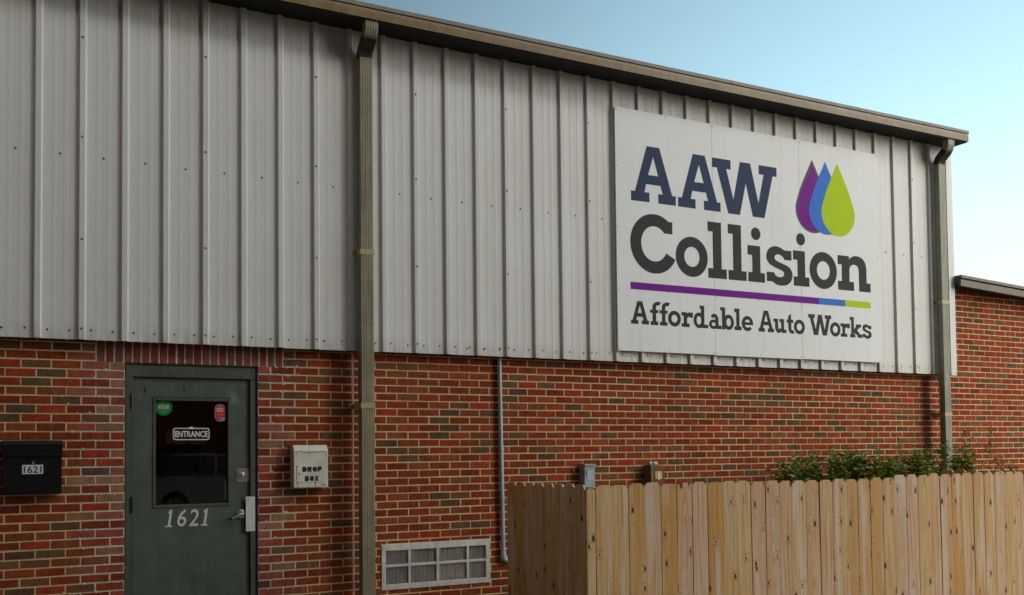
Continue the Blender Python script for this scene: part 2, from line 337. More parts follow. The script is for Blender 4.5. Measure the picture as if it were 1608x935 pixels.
    def build(s, name, parent=None, loc=(0, 0, 0), smooth=False):
        me = bpy.data.meshes.new(name); L = Vector(loc)
        me.from_pydata([(p[0]-L.x, p[1]-L.y, p[2]-L.z) for p in s.v], [], s.f)
        for m in s.mats: me.materials.append(MAT[m])
        me.polygons.foreach_set('material_index', s.mi)
        if any(c is not None for c in s.c):
            at = me.color_attributes.new('tint', 'FLOAT_COLOR', 'CORNER'); data = []
            for p, c in zip(me.polygons, s.c):
                c = c or (0.8, 0.8, 0.8)
                data += [c[0], c[1], c[2], 1.0]*p.loop_total
            at.data.foreach_set('color', data)
        if smooth: me.shade_smooth()
        me.update(); o = link(name, me, parent, loc); return o
def fix_normals(o):
    b = bmesh.new(); b.from_mesh(o.data); bmesh.ops.recalc_face_normals(b, faces=b.faces); b.to_mesh(o.data); b.free()
def auto_smooth(o, ang=40):
    o.data.shade_smooth()
    try: o.data.set_sharp_from_angle(angle=math.radians(ang))
    except Exception: pass
def text_mb(mb, txt, x, z, y, h, mat, width=None, bold=0.0, shear=0.0, th=0.0006, align='CENTER', spacing=1.0):
    """lettering from Blender's built-in font, laid flat on a plane facing -Y; h is the cap height"""
    c = bpy.data.curves.new('t', 'FONT'); c.body = txt; c.size = 1; c.offset = bold; c.shear = shear; c.align_x = 'LEFT'; c.resolution_u = 3; c.space_character = spacing
    o = bpy.data.objects.new('t', c); COL.objects.link(o); dg = bpy.context.evaluated_depsgraph_get(); me = bpy.data.meshes.new_from_object(o.evaluated_get(dg))
    xs = [v.co.x for v in me.vertices]; ys = [v.co.y for v in me.vertices]
    if xs:
        x0, x1, y0, y1 = min(xs), max(xs), min(ys), max(ys); sz = h/(y1-y0); sx = (width/(x1-x0)) if width else sz
        xo = x - ((x1-x0)*sx/2 if align == 'CENTER' else 0)
        mb.add([(xo+(v.co.x-x0)*sx, y-th, z+(v.co.y-y0)*sz) for v in me.vertices], [tuple(p.vertices) for p in me.polygons], mat)
    bpy.data.objects.remove(o); bpy.data.curves.remove(c); bpy.data.meshes.remove(me)
def ell(cx, cz, rx, rz, n=40, a0=0, a1=360): return [(cx+rx*math.cos(math.radians(a0+(a1-a0)*i/n)), cz+rz*math.sin(math.radians(a0+(a1-a0)*i/n))) for i in range(n if a1-a0 == 360 else n+1)]
def rrect(x0, x1, z0, z1, r, n=5):
    P = []
    for cx, cz, a in ((x1-r, z1-r, 0), (x0+r, z1-r, 90), (x0+r, z0+r, 180), (x1-r, z0+r, 270)): P += ell(cx, cz, r, r, n, a, a+90)
    return P

# ------------------------------------------------------------------ ground
g = MB(); g.add([(-600, -600, 0), (600, -600, 0), (600, 600, 0), (-600, 600, 0)], [(0, 1, 2, 3)], 'lot_concrete'); tag(g.build('ground'), kind='structure')
g = MB(); g.box(-2.5, 12.6, -1.15, 0.0, -0.1, 0.12, 'concrete'); tag(g.build('pavement'), kind='structure')

# ------------------------------------------------------------------ added out-of-view brick blocks that darken the left of the wall
def shade_block(loc, sx, sy, h, label, nb):
    N = empty('shade_blocker', loc, label, 'building'); m = MB(); x, y, _ = loc
    m.box(x, x+sx, y, y+sy, 0, h, 'shade_block_brick'); m.build('walls', N)
    m = MB(); m.box(x-0.15, x+sx+0.15, y-0.15, y+sy+0.15, h+0.002, h+0.3, 'concrete'); m.build('parapet', N)
shade_block((-13.0, -22.0, 0), 9.6, 21.0, NH, 'added unseen brick block on the left, shading the left part of the wall', 0)
shade_block((-3.0, -36.0, 0), RNX+3.0, 36.0+RNY, NH2, 'added unseen brick block behind the viewer, keeping sun off the left wall', 0)

# ------------------------------------------------------------------ the building
XL, XR, XM = -2.6, 12.75, 10.53             # left end, right end, right end of the tall metal-clad part
B = empty('shop_building', (0, 0, 0), 'workshop building with pale ribbed metal siding above red brick', 'building')
# brick wall: a mortar core with every brick on it
DX0, DX1 = 1.016, 2.043; DT = Z0-0.143      # door opening
VX0, VX1, VZ0, VZ1 = 3.135, 4.172, Z0-2.05, Z0-1.668
wall = MB()
Y0M = 0.0032                                # mortar face
def core(x0, x1, z0, z1): wall.box(x0, x1, Y0M, 0.22, z0, z1, 'mortar')
core(XL, DX0, 0, Z0+0.30); core(DX0, DX1, DT, Z0+0.30); core(DX1, VX0, 0, Z0+0.30)
core(VX0, VX1, 0, VZ0); core(VX0, VX1, VZ1, Z0+0.30); core(VX1, XM, 0, Z0+0.30)
RTOP = lambda x: Z0+1.10-0.053*(x-XM)
wall.add([(XM, Y0M, 0), (XR, Y0M, 0), (XR, Y0M, RTOP(XR)), (XM, Y0M, RTOP(XM)), (XM, .22, 0), (XR, .22, 0), (XR, .22, RTOP(XR)), (XM, .22, RTOP(XM))],
         [(0, 1, 2, 3), (5, 4, 7, 6), (1, 5, 6, 2), (4, 0, 3, 7), (3, 2, 6, 7)], 'mortar')
W = wall.build('brick_wall', B)
PAL = [((0.265, 0.046, 0.017), 6), ((0.290, 0.057, 0.020), 5), ((0.225, 0.041, 0.017), 5), ((0.245, 0.064, 0.025), 3), ((0.35, 0.045, 0.020), 1.0), ((0.145, 0.074, 0.038), 1.3), ((0.122, 0.064, 0.036), 1.0), ((0.190, 0.078, 0.036), 1.8)]
PW = [b for a, b in PAL]
def bcol(door=False):
    c = random.choices([a for a, b in PAL], PW)[0]
    if door and random.random() < 0.45: c = random.choice([(0.32, 0.10, 0.062), (0.31, 0.15, 0.075), (0.34, 0.075, 0.05)])
    k = random.uniform(0.86, 1.16); return tuple(v*k*random.uniform(0.96, 1.04) for v in c)
bricks = []                                 # (x0,x1,z0,z1,colour)
CH = 0.2032/3; J = 0.0124
ncourse_dn = int(Z0/CH)
def holes(x0, x1, z0, z1):
    """cut a course span by the openings"""
    spans = [(x0, x1)]
    for a, b, c, d in ((DX0, DX1, 0, DT), (VX0-0.012, VX1+0.012, VZ0-0.008, VZ1+0.008), (0.802, 2.262, DT-0.006, Z0+0.2)):
        if z1 > c+0.008 and z0 < d-0.02:
            ns = []
            for s, e in spans:
                if e <= a or s >= b: ns.append((s, e)); continue
                if s < a: ns.append((s, a))
                if e > b: ns.append((b, e))
                o0, o1 = max(s, a), min(e, b)
                if d < Z0-1 and o1-o0 > 0.03:            # courses cut down to fit above and below the vent
                    if z1-d > 0.008: bricks.append((o0, o1, d+0.002, z1, bcol()))
                    if c-z0 > 0.008: bricks.append((o0, o1, z0, c-0.002, bcol()))
            spans = ns
    return [s for s in spans if s[1]-s[0] > 0.018]
for k in range(-18, ncourse_dn+1):
    zt, zb = Z0-k*CH-J/2, Z0-(k+1)*CH+J/2
    odd = k % 2
    cuts = []
    if k >= -3:
        x = 0.285-0.2076*16+(0.1038 if odd else 0)
        while x < 2.866: cuts.append((x+J/2+random.uniform(-.001, .001), min(x+0.2076, 2.866)-J/2, 0)); x += 0.2076
        x = 3.179-0.2034*3+(0.1017 if odd else 0)
        while x < XM+0.01 or x < XR:
            if x+0.2034 > 2.874: cuts.append((max(x, 2.874)+J/2, min(x+0.2034, XR)-J/2, 1))
            x += 0.2034
    else:
        x = 3.179+0.2034*35+(0.1017 if odd else 0)
        while x < XR:
            if x+0.2034 > XM+0.02: cuts.append((max(x, XM)+J/2, min(x+0.2034, XR)-J/2, 1))
            x += 0.2034
    for a, b, _ in cuts:
        if b-a < 0.02: continue
        if k < 0:
            if b < XM and k < -3: continue
            if a > XM-0.3 and zt > RTOP(b)+0.05: continue
        zc = max(zb, 0.0)
        if zt-zc < 0.02: continue
        for s, e in holes(a, b, zc, zt):
            if e-s < b-a-0.001:            # trim joint next to an opening
                if s > a+1e-6: s += 0.006
                if e < b-1e-6: e -= 0.004
            near = DX0-0.45 < (s+e)/2 < DX1+0.25
            bricks.append((s, e, zc, zt, bcol(near and (s+e)/2 > 0.6)))
nsold = 22
for i in range(nsold):                      # soldier course over the door
    x = 0.806+i*(2.258-0.806)/nsold
    bricks.append((x+0.0068, x+(2.258-0.806)/nsold-0.0068, DT+0.004, DT+0.205, tuple(v*random.uniform(.85, 1.15) for v in random.choice([(0.27, 0.075, 0.055), (0.24, 0.062, 0.045), (0.21, 0.09, 0.055)]))))
cp = cam.matrix_world.translation
def shown(b):
    x, z = (b[0]+b[1])/2, (b[2]+b[3])/2
    vis = (-0.48 < x < 12) and z > 0.5 and not (0.17 < x < 0.56 and Z0-1.13 < z < Z0-0.75) and not (b[3] > Z0+0.07 and x < XM) and not (x > 4.45 and z < 1.2)
    A = (b[1]-b[0])*(b[3]-b[2]); d = Vector((x, 0, z))-cp
    return (1 if vis else 0)*A*abs(d.y)/d.length**3
bricks.sort(key=lambda b: -shown(b))
def brick_mb(mb, b):
    s, e, z0, z1, c = b; pr = random.uniform(-0.0022, 0.0015); j = lambda: random.uniform(-0.0012, 0.0012); ch = random.uniform(0.0012, 0.0026)
    mb.box(s+j(), e+j(), pr, Y0M+0.012, z0+j(), z1+j(), 'brick', ch, c)
for b in bricks[:300]:
    m = MB(); brick_mb(m, b); m.build('brick', W, ((b[0]+b[1])/2, 0, (b[2]+b[3])/2))
m = MB()
for b in bricks[300:]: brick_mb(m, b)
tag(m.build('bricks', W), kind='stuff')
# movement joint filled with sealant, a little wavy
m = MB(); m.tube([(2.870+0.0022*math.sin(i*1.7), 0.004, 0.02+i*0.06) for i in range(39)], 0.0052, 'sealant', 6); m.build('movement_joint', W)
# mortar smears beside the door and the little bits hanging on the joints
m = MB()
for i in range(120):
    side = random.random() < 0.5; x = random.gauss(0.70, 0.10) if side else random.gauss(2.25, 0.09)
    if DX0-0.01 < x < DX1+0.01: continue
    k = random.randint(2, 33); z = Z0-k*CH+random.uniform(-0.008, 0.008)
    m.disc(x, -0.0005, z, random.uniform(0.005, 0.014), 0.008, 'mortar', 7, 0.001)
tag(m.build('mortar_smears', W), kind='stuff')

# metal siding: panels of three ribs
PY, RY = -0.086, -0.112                     # pan and rib-top planes
RX0, RP = 0.364, 0.3048                     # left top edge of rib 0 and rib pitch
MZ0, MZ1 = Z0+0.012, Z0+2.86
rib_prof = lambda x: [(x-0.013, PY), (x, RY), (x+0.038, RY), (x+0.053, PY)]
S_ = empty('metal_siding'); S_.parent = B
def minor(x): return [(x-0.018, PY), (x-0.009, PY-0.0009), (x+0.009, PY-0.0009), (x+0.018, PY)]
def panel(i0, nrib, x_start, x_end=None):
    pts = [(x_start, PY)]
    if x_start > XL+0.01: pts = [(x_start-0.003, PY-0.0012), (x_start, PY-0.0012)]
    for i in range(i0, i0+nrib):
        x = RX0+i*RP; p0 = x-RP
        for q in (1/3, 2/3):
            xc = p0+0.053+(RP-0.07)*q
            if xc-0.016 > x_start: pts += minor(xc)
        pts += rib_prof(x)
    if x_end: pts[-1] = (x_end, PY)
    m = MB(); zs = [MZ0+random.uniform(-0.002, 0.002), MZ1]
    vs = [(x, y, z) for z in zs for x, y in pts]; n = len(pts); m.add(vs, [(k, k+1, n+k+1, n+k) for k in range(n-1)], 'siding')
    return m.build('metal_panel', S_)
i = -8; xs = XL
while i+2 <= 31:
    panel(i, 3 if i > -8 else 3, xs if i == -8 else RX0+(i-1)*RP+0.053); i += 3
# i is the first rib of the last, narrower panel
last_x = RX0+(i-1)*RP+0.053
nleft = int((XM-0.09-RX0)/RP)+1-i
m = MB(); pts = [(last_x, PY)]
for r in range(i, i+nleft): pts += rib_prof(RX0+r*RP)
pts += [(XM-0.085, PY)]; pts = [p for p in pts if p[0] <= XM-0.084]
vs = [(x, y, z) for z in (MZ0, MZ1) for x, y in pts]; n = len(pts); m.add(vs, [(k, k+1, n+k+1, n+k) for k in range(n-1)], 'siding'); m.build('metal_panel', S_)
m = MB(); m.add([(XM-0.10, RY-0.002, MZ0-0.01), (XM, RY-0.002, MZ0-0.01), (XM, 0.20, MZ0-0.01), (XM-0.10, RY-0.002, MZ1), (XM, RY-0.002, MZ1), (XM, 0.20, MZ1), (XM-0.10, PY, MZ0-0.01), (XM-0.10, PY, MZ1)],
                   [(0, 1, 4, 3), (1, 2, 5, 4), (6, 0, 3, 7)], 'siding'); m.build('corner_trim', S_)
# backing behind the sheets
m = MB(); m.box(XL, XM-0.004, PY+0.012, 0.3, Z0+0.05, MZ1+0.05, 'dark_inside'); m.build('wall_core', B)
# screws
m = MB()
def screw(x, y, z, r=0.0085, dark=None):
    mt = 'screw_dark' if (dark if dark is not None else random.random() < 0.3) else 'screw_grey'
    m.disc(x, y-0.002, z, r, 0.003, mt, 8, 0.0); m.disc(x, y-0.006, z, r*0.55, 0.005, mt, 6, 0.001)
for k in range(-8, 33):
    xr = RX0+k*RP
    if (k-1) % 3 == 0:
        for z in (2.325, 1.558, 0.778, 0.09): screw(xr+0.018, RY, Z0+z+random.uniform(-.006, .006))
        for _ in range(2): screw(xr+random.uniform(0.012, 0.024), RY, Z0+random.uniform(0.3, 2.6), 0.003, True)
    zp = 1.41
    xa = xr-RP+0.053; 
    if xa+0.12 < XM-0.1: screw(xa+0.12, PY, Z0+zp+random.uniform(-.006, .006), 0.009)
    for q in (0.036, 0.19):
        if xa+q < XM-0.12: screw(xa+q, PY, Z0+0.085+random.uniform(-.005, .005))
tag(m.build('siding_screws', S_), kind='stuff')
# a few rusted holes near the bottom edge left of the conduit
m = MB()
for hx in (3.93, 4.105, 4.262):
    P = [(hx+0.018*math.cos(a)*random.uniform(.5, 1.2), Z0+0.075+0.010*math.sin(a)*random.uniform(.4, 1.2)) for a in [q*0.7 for q in range(9)]]
    m.flat([P], PY-0.0012, 0.001, 'screw_dark')
tag(m.build('rust_holes', S_), kind='stuff')

# roof, soffit, gutter
GY = -0.36; GZ0, GZ1 = Z0+2.803, Z0+2.895
m = MB(); m.box(XL, XM-0.006, GY+0.012, 0.31, Z0+2.794, Z0+2.80, 'soffit_dark_shade'); m.box(XL, XM-0.01, GY+0.117, 12.0, Z0+2.862, Z0+2.90, 'dark_inside'); m.build('soffit', B)  # black soffit sheet carried under the gutter; its dark colour stands for shade there
m = MB(); m.prism_x([(GY+0.03, Z0+2.915), (12.0, Z0+3.25), (12.0, Z0+3.28), (GY+0.018, Z0+2.945), (GY+0.012, Z0+2.908), (GY+0.03, Z0+2.908)], XL, XM+0.035, 'roof_trim'); o = m.build('roof', B); fix_normals(o)
GU = empty('gutter'); GU.parent = B
xsj = [XL, 2.715, 6.6, 10.44, XM]
for a, b in zip(xsj[:-1], xsj[1:]):
    m = MB(); m.prism_x([(GY, GZ0+0.004), (GY+0.10, GZ0), (GY+0.115, GZ0+0.06), (GY+0.115, GZ1+0.005), (GY+0.108, GZ1+0.005), (GY+0.105, GZ0+0.012), (GY+0.006, GZ0+0.014), (GY+0.003, GZ1-0.004), (GY-0.003, GZ1-0.006), (GY-0.004, GZ0+0.06)], a+0.0008, b-0.0008, 'gutter')
    o = m.build('gutter_length', GU); fix_normals(o)
m = MB(); m.box(XM-0.004, XM+0.002, GY-0.002, GY+0.115, GZ0+0.002, GZ1, 'gutter'); m.build('end_cap', GU)
m = MB()
for a, b in ((2.655, Z0+2.85), (2.657, Z0+2.83), (2.70, Z0+2.845), (2.70, Z0+2.83), (10.425, Z0+2.85)): m.disc(a, GY-0.005, b, 0.004, 0.004, 'screw_dark', 6)
tag(m.build('rivets', GU), kind='stuff')
# body of the building behind the front wall (sides, back)
m = MB(); m.box(XL+0.01, XM-0.01, 0.31, 11.9, Z0+0.05, Z0+2.86, 'siding'); m.box(XL+0.01, XL+0.2, 0.23, 11.9, 0, Z0+0.05, 'mortar')
m.box(XR-0.2, XR-0.004, 0.23, 11.9, 0, Z0+0.9, 'mortar'); m.box(XL+0.21, XR-0.21, 11.7, 11.89, 0, Z0+0.9, 'mortar'); m.build('rear_walls', B)
# lower part at the right: soffit, fascia and roof edge sloping down
RR = empty('low_roof'); RR.parent = B
def slope_bar(name, y0, y1, dz0, dz1, mat, xa=XM+0.002, xb=XR+0.05):
    m = MB(); vs = []
    for x in (xa, xb):
        zz = Z0+1.10-0.053*(x-XM); vs += [(x, y0, zz+dz0), (x, y1, zz+dz0), (x, y1, zz+dz1), (x, y0, zz+dz1)]
    m.add(vs, [(0, 1, 2, 3), (7, 6, 5, 4), (0, 4, 5, 1), (1, 5, 6, 2), (2, 6, 7, 3), (3, 7, 4, 0)], mat); o = m.build(name, RR); fix_normals(o); return o
slope_bar('soffit', -0.17, 0.25, -0.004, 0.02, 'dark_inside')
slope_bar('fascia', -0.20, -0.171, -0.012, 0.068, 'weathered_fascia' if 'weathered_fascia' in MAT else 'roof_trim')
slope_bar('drip_edge', -0.215, 0.0, 0.083, 0.118, 'roof_trim')
slope_bar('roof_deck', -0.165, 11.9, 0.021, 0.082, 'membrane')

# downspouts
def corrugated(w, d, n=5, dep=0.0045):
    """cross-section of a corrugated rectangular pipe, x across, y depth, centred"""
    P = []
    for i in range(n):
        xa, xb = -w/2+w*i/n, -w/2+w*(i+1)/n
        P += [(xa+0.0025, -d/2), (xa+0.006, -d/2+dep*0.0), (xb-0.006, -d/2), (xb-0.0025, -d/2), (xb, -d/2+dep)] if i < n-1 else [(xa+0.0025, -d/2), (xb-0.004, -d/2), (xb, -d/2+0.004)]
    P = [(-w/2, -d/2+0.004), (-w/2+0.004, -d/2)] + P[1:]
    P += [(w/2, d/2-0.004), (w/2-0.004, d/2), (-w/2+0.004, d/2), (-w/2, d/2-0.004)]
    return P
def sweep(mb, prof, path, mat, scales=None):
    n = len(prof); vs = []
    for i, p in enumerate(path):
        p = Vector(p); t = (Vector(path[min(i+1, len(path)-1)])-Vector(path[max(i-1, 0)])).normalized()
        dwn = -t; ay = Vector((0, 1, 0)) - dwn*dwn.y; ay = Vector((0, -t.z if False else 1, 0)) if ay.length < 1e-4 else ay.normalized(); ax = Vector((1, 0, 0))
        sc = scales[i] if scales else 1.0
        for a, b in prof: vs.append(p+ax*a*sc+ay*b*sc)
    fs = [(i*n+k, i*n+(k+1) % n, (i+1)*n+(k+1) % n, (i+1)*n+k) for i in range(len(path)-1) for k in range(n)]
    fs += [tuple(range(n)), tuple((len(path)-1)*n+k for k in range(n))[::-1]]
    return mb.add(vs, fs, mat)
def downspout(xc, w, mat, strap_z, sx=0.0, upper_x=0.0):
    D = empty('downspout', (xc, -0.16, 0)); D.parent = B; D.location = (xc, -0.16, 0)
    d = 0.082; prof = corrugated(w, d)
    for a, b, e in ((0.0, Z0+0.87, 1.0), (Z0+0.85, Z0+2.56, 0.985)):
        m = MB(); sweep(m, [(p*e, q*e) for p, q in prof], [(xc, -0.161, a), (xc, -0.161, b)], mat); o = m.build('pipe_length', D); fix_normals(o)
    # offset elbow up to the gutter outlet with crimps
    yo = -0.305; path = [(xc, -0.161, Z0+2.535), (xc, -0.163, Z0+2.56), (xc, -0.185, Z0+2.60), (xc, -0.262, Z0+2.665), (xc, -0.292, Z0+2.70), (xc, -0.303, Z0+2.74), (xc, yo, Z0+2.81)]
    full = []; sc = []
    for a, b in zip(path[:-1], path[1:]):
        for q in range(5):
            t = q/5; full.append(tuple(a[i]+(b[i]-a[i])*t for i in range(3))); sc.append(1.035 if len(full) % 2 else 0.985)
    full.append(path[-1]); sc.append(1.0)
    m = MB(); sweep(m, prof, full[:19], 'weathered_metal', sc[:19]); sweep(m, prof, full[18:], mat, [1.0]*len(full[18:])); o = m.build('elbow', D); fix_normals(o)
    for z, side in strap_z:
        m = MB(); hw = w/2+0.004
        m.box(xc-hw, xc+hw, -0.2055, -0.2025, z-0.022, z+0.022, 'strap_paint'); m.box(xc-hw-0.003, xc-hw, -0.2055, side, z-0.022, z+0.022, 'strap_paint'); m.box(xc+hw, xc+hw+0.003, -0.2055, side, z-0.022, z+0.022, 'strap_paint')
        m.box(xc-hw-0.04, xc-hw-0.003, side-0.003, side, z-0.022, z+0.022, 'strap_paint'); m.disc(xc-hw-0.022, side-0.005, z, 0.005, 0.003, 'screw_dark', 7); m.build('strap', D)
    return D
downspout(2.932, 0.116, 'downspout', ((Z0+0.85, RY-0.001), (Z0-0.46, -0.002)))
downspout(10.245, 0.112, 'downspout_grey', ((Z0+0.87, RY-0.001), (Z0-0.474, -0.002)))

# ------------------------------------------------------------------ the door
DY = 0.035                                   # face of the leaf
D = empty('door', (1.53, 0.05, 0)); D.parent = B; D.location = (1.53, 0.05, 0)
m = MB(); fz = DT
m.box(DX0+0.004, DX0+0.058, 0.012, 0.20, 0, fz-0.105, 'frame_paint'); m.box(DX1-0.054, DX1-0.004, 0.012, 0.20, 0, fz-0.105, 'frame_paint')
m.box(DX0+0.004, DX1-0.004, 0.012, 0.20, fz-0.1045, fz-0.006, 'frame_paint', 0.002)
for x0, x1 in ((DX0+0.064, DX0+0.080), (DX1-0.080, DX1-0.060)): m.box(x0, x1, 0.082, 0.20, 0, fz-0.105, 'door_rubber')
m.build('door_frame', D)
m = MB(); m.box(DX0-0.002, DX0+0.003, 0.001, 0.06, 0, fz-0.002, 'door_rubber'); m.box(DX1-0.0035, DX1+0.006, 0.001, 0.06, 0, fz-0.002, 'door_rubber'); m.box(DX0-0.002, DX1+0.006, 0.001, 0.06, fz-0.0055, fz+0.004, 'door_rubber'); m.build('frame_caulk', D)
LX0, LX1, LT = 1.078, 1.985, fz-0.109
GX0, GX1, GZa, GZb = 1.236, 1.822, Z0-1.268, Z0-0.420
# leaf as a dented grid with the window cut out
NX, NZ = 60, 110; dents = [(1.90, Z0-0.385, 0.05, 0.010), (1.76, Z0-1.60, 0.022, 0.005), (1.85, Z0-1.30, 0.03, 0.003), (1.18, Z0-0.40, 0.05, 0.003), (1.5, Z0-1.9, 0.07, 0.003), (1.35, Z0-0.34, 0.08, 0.002), (1.80, Z0-2.0, 0.05, 0.003)]
def cutlist(a, b, n, extra):
    s = sorted(set([a+(b-a)*i/n for i in range(n+1)]+list(extra))); return [s[0]]+[q for p, q in zip(s, s[1:]) if q-p > 1e-4 or q in extra]
gx = [v for v in cutlist(LX0, LX1, NX, (GX0, GX1))]; gz = [v for v in cutlist(0.01, LT, NZ, (GZa, GZb))]
vs = []; 
for z in gz:
    for x in gx:
        y = DY + sum(a*math.exp(-((x-dx)**2+(z-dz)**2)/(r*r)) for dx, dz, r, a in dents) + 0.0008*math.sin(x*9+z*3)
        vs.append((x, y, z))
nx = len(gx); fs = []
for j in range(len(gz)-1):
    for i in range(nx-1):
        cx_, cz_ = (gx[i]+gx[i+1])/2, (gz[j]+gz[j+1])/2
        if GX0 < cx_ < GX1 and GZa < cz_ < GZb: continue
        fs.append((j*nx+i, j*nx+i+1, (j+1)*nx+i+1, (j+1)*nx+i))
m = MB(); m.add(vs, fs, 'door_paint')
leaf = m.build('door_leaf', D, smooth=True)
m = MB(); m.box(LX0, LX0+0.002, DY+0.001, DY+0.044, 0.01, LT, 'door_paint'); m.box(LX1-0.002, LX1, DY+0.001, DY+0.044, 0.01, LT, 'door_paint'); m.box(LX0+0.003, LX1-0.003, DY+0.001, DY+0.044, LT-0.002, LT, 'door_paint')
for a, b, c, d in ((LX0+0.003, GX0, 0.01, LT-0.003), (GX1, LX1-0.003, 0.01, LT-0.003), (GX0, GX1, 0.01, GZa), (GX0, GX1, GZb, LT-0.003)): m.box(a, b, DY+0.012, DY+0.044, c, d, 'door_paint')
m.build('door_core', D)
m = MB(); t = 0.024                          # glazing bead
for a, b, c, d in ((GX0-0.012, GX0+0.012, GZa-0.012, GZb+0.012), (GX1-0.012, GX1+0.012, GZa-0.012, GZb+0.012)): m.box(a, b, DY-0.006, DY+0.03, c, d, 'frame_paint', 0.003)
for c, d in ((GZa-0.012, GZa+0.012), (GZb-0.012, GZb+0.012)): m.box(GX0+0.012, GX1-0.012, DY-0.006, DY+0.03, c, d, 'frame_paint', 0.003)
m.box(GX0-0.013, GX1+0.013, DY-0.004, DY+0.02, GZb+0.0125, GZb+0.018, 'door_rubber')
m.build('window_frame', D)
m = MB(); m.box(GX0+0.012, GX1-0.012, DY+0.016, DY+0.022, GZa+0.012, GZb-0.012, 'glass'); m.build('glass', D)
# hinges, bolt holes
for z in (Z0-0.44, Z0-1.248):
    m = MB(); m.tube([(1.066, 0.008, z-0.062), (1.066, 0.008, z+0.062)], 0.0075, 'brass' if z > 1.5 else 'door_rubber', 8); m.box(1.068, 1.082, 0.010, 0.033, z-0.06, z+0.06, 'frame_paint')
    for q in (-0.02, 0.02): m.tube([(1.066, 0.008, z+q-0.002), (1.066, 0.008, z+q+0.002)], 0.009, 'door_rubber', 8)
    m.build('hinge', D)
for x, z in ((1.167, Z0-0.344), (1.465, Z0-0.326), (1.168, Z0-0.362), (1.465, Z0-0.348)): m = MB(); m.disc(x, DY-0.002, z, 0.007, 0.004, 'print_black', 8); m.build('bolt_hole', D)
# deadlock plate
m = MB(); m.box(1.875, 1.984, DY-0.004, DY+0.001, Z0-1.092, Z0-0.980, 'steel', 0.0015)
m.disc(1.913, DY-0.010, Z0-1.032, 0.030, 0.008, 'steel', 20, 0.003); m.disc(1.913, DY-0.016, Z0-1.032, 0.013, 0.006, 'steel', 12, 0.001); m.box(1.9115, 1.9145, DY-0.0185, DY-0.017, Z0-1.040, Z0-1.024, 'print_black')
for x in (1.885, 1.972):
    for z in (Z0-0.992, Z0-1.08): m.disc(x, DY-0.006, z, 0.004, 0.003, 'screw_dark', 7)
m.build('deadlock', D)
m = MB(); m.flat([rrect(1.949, 2.024, Z0-1.492, Z0-1.208, 0.006)], 0.0045, 0.003, 'plate_white')
for z in (Z0-1.235, Z0-1.465): m.disc(1.968, 0.003, z, 0.005, 0.003, 'screw_dark', 7)
m.build('latch_guard', D)
m = MB(); m.disc(1.915, DY-0.012, Z0-1.350, 0.037, 0.013, 'steel', 22, 0.006); m.tube([(1.915, DY-0.018, Z0-1.350), (1.915, DY-0.05, Z0-1.350)], 0.012, 'steel', 12)
m.tube([(1.925, DY-0.05, Z0-1.346), (1.90, DY-0.055, Z0-1.352), (1.865, DY-0.057, Z0-1.366), (1.83, DY-0.056, Z0-1.382)], [0.011, 0.0105, 0.009, 0.008], 'steel', 10)
m.tube([(1.83, DY-0.056, Z0-1.382), (1.803, DY-0.055, Z0-1.392)], [0.0095, 0.009], 'print_black', 10)
o = m.build('door_handle', D); auto_smooth(o)
# stick-on numbers 1621, lettering and stickers on the pane
dx = [1.357, 1.448, 1.543, 1.632]; dh = [0.137, 0.137, 0.135, 0.135]
for ch, x, h_ in zip('1621', dx, dh):
    m = MB()
    if ch == '1': m.flat([[(x-.030, Z0-1.432), (x+.022, Z0-1.432), (x+.022, Z0-1.421), (x+.007, Z0-1.418), (x+.007, Z0-1.432+h_), (x-.006, Z0-1.432+h_), (x-.026, Z0-1.432+h_-.022), (x-.024, Z0-1.432+h_-.031), (x-.012, Z0-1.432+h_-.026), (x-.012, Z0-1.418), (x-.030, Z0-1.421)]], DY-.0035, .0006, 'plate_white')
    else: text_mb(m, ch, x, Z0-1.432, DY-0.0035, h_, 'plate_white', 0.072 if ch in '62' else 0.040, 0.008, 0)
    m.v = [(vx+(vz-(Z0-1.432))*0.15-0.008, vy, vz) for vx, vy, vz in m.v]
    for a, b in ((-0.018, 0.008), (0.012, h_-0.012)): m.disc(x+a, DY-0.006, Z0-1.432+b, 0.003, 0.002, 'screw_dark', 6)
    m.build('digit', D)
PYG = DY+0.0155
m = MB()
fx0, fx1, fz0, fz1 = 1.382, 1.668, Z0-0.745, Z0-0.647
m.flat([rrect(fx0, fx1, fz0, fz1, 0.020), rrect(fx0+0.008, fx1-0.008, fz0+0.008, fz1-0.008, 0.014)[::-1]], PYG, 0.0004, 'print_white')
text_mb(m, 'ENTRANCE', (fx0+fx1)/2, fz0+0.024, PYG-0.0002, 0.050, 'print_white', 0.256, 0.028)
xc = (fx0+fx1)/2
m.flat([[(xc-0.052, fz1-0.001), (xc-0.018, fz1+0.002), (xc, fz1+0.012), (xc+0.018, fz1+0.002), (xc+0.052, fz1-0.001), (xc+0.016, fz1-0.009), (xc, fz1-0.012), (xc-0.016, fz1-0.009)]], PYG-0.0005, 0.0004, 'print_white')
m.build('entrance_lettering', D)
m = MB(); cx_, cz_ = 1.312, Z0-0.487
m.flat([ell(cx_, cz_, 0.065, 0.063, 36)], PYG, 0.0004, 'sticker_green')
text_mb(m, 'FAVE', cx_, cz_-0.014, PYG-0.0004, 0.027, 'print_white', 0.080, 0.008)
m.box(cx_-0.04, cx_+0.04, PYG-0.0008, PYG-0.0004, cz_+0.019, cz_+0.0225, 'print_white')
m.box(cx_-0.028, cx_+0.028, PYG-0.0008, PYG-0.0004, cz_-0.036, cz_-0.031, 'sticker_lime')
m.disc(cx_-0.005, PYG-0.0005, cz_+0.046, 0.006, 0.0004, 'sticker_lime', 8); m.box(cx_-0.006, cx_+0.006, PYG-0.0008, PYG-0.0004, cz_+0.032, cz_+0.035, 'sticker_lime')
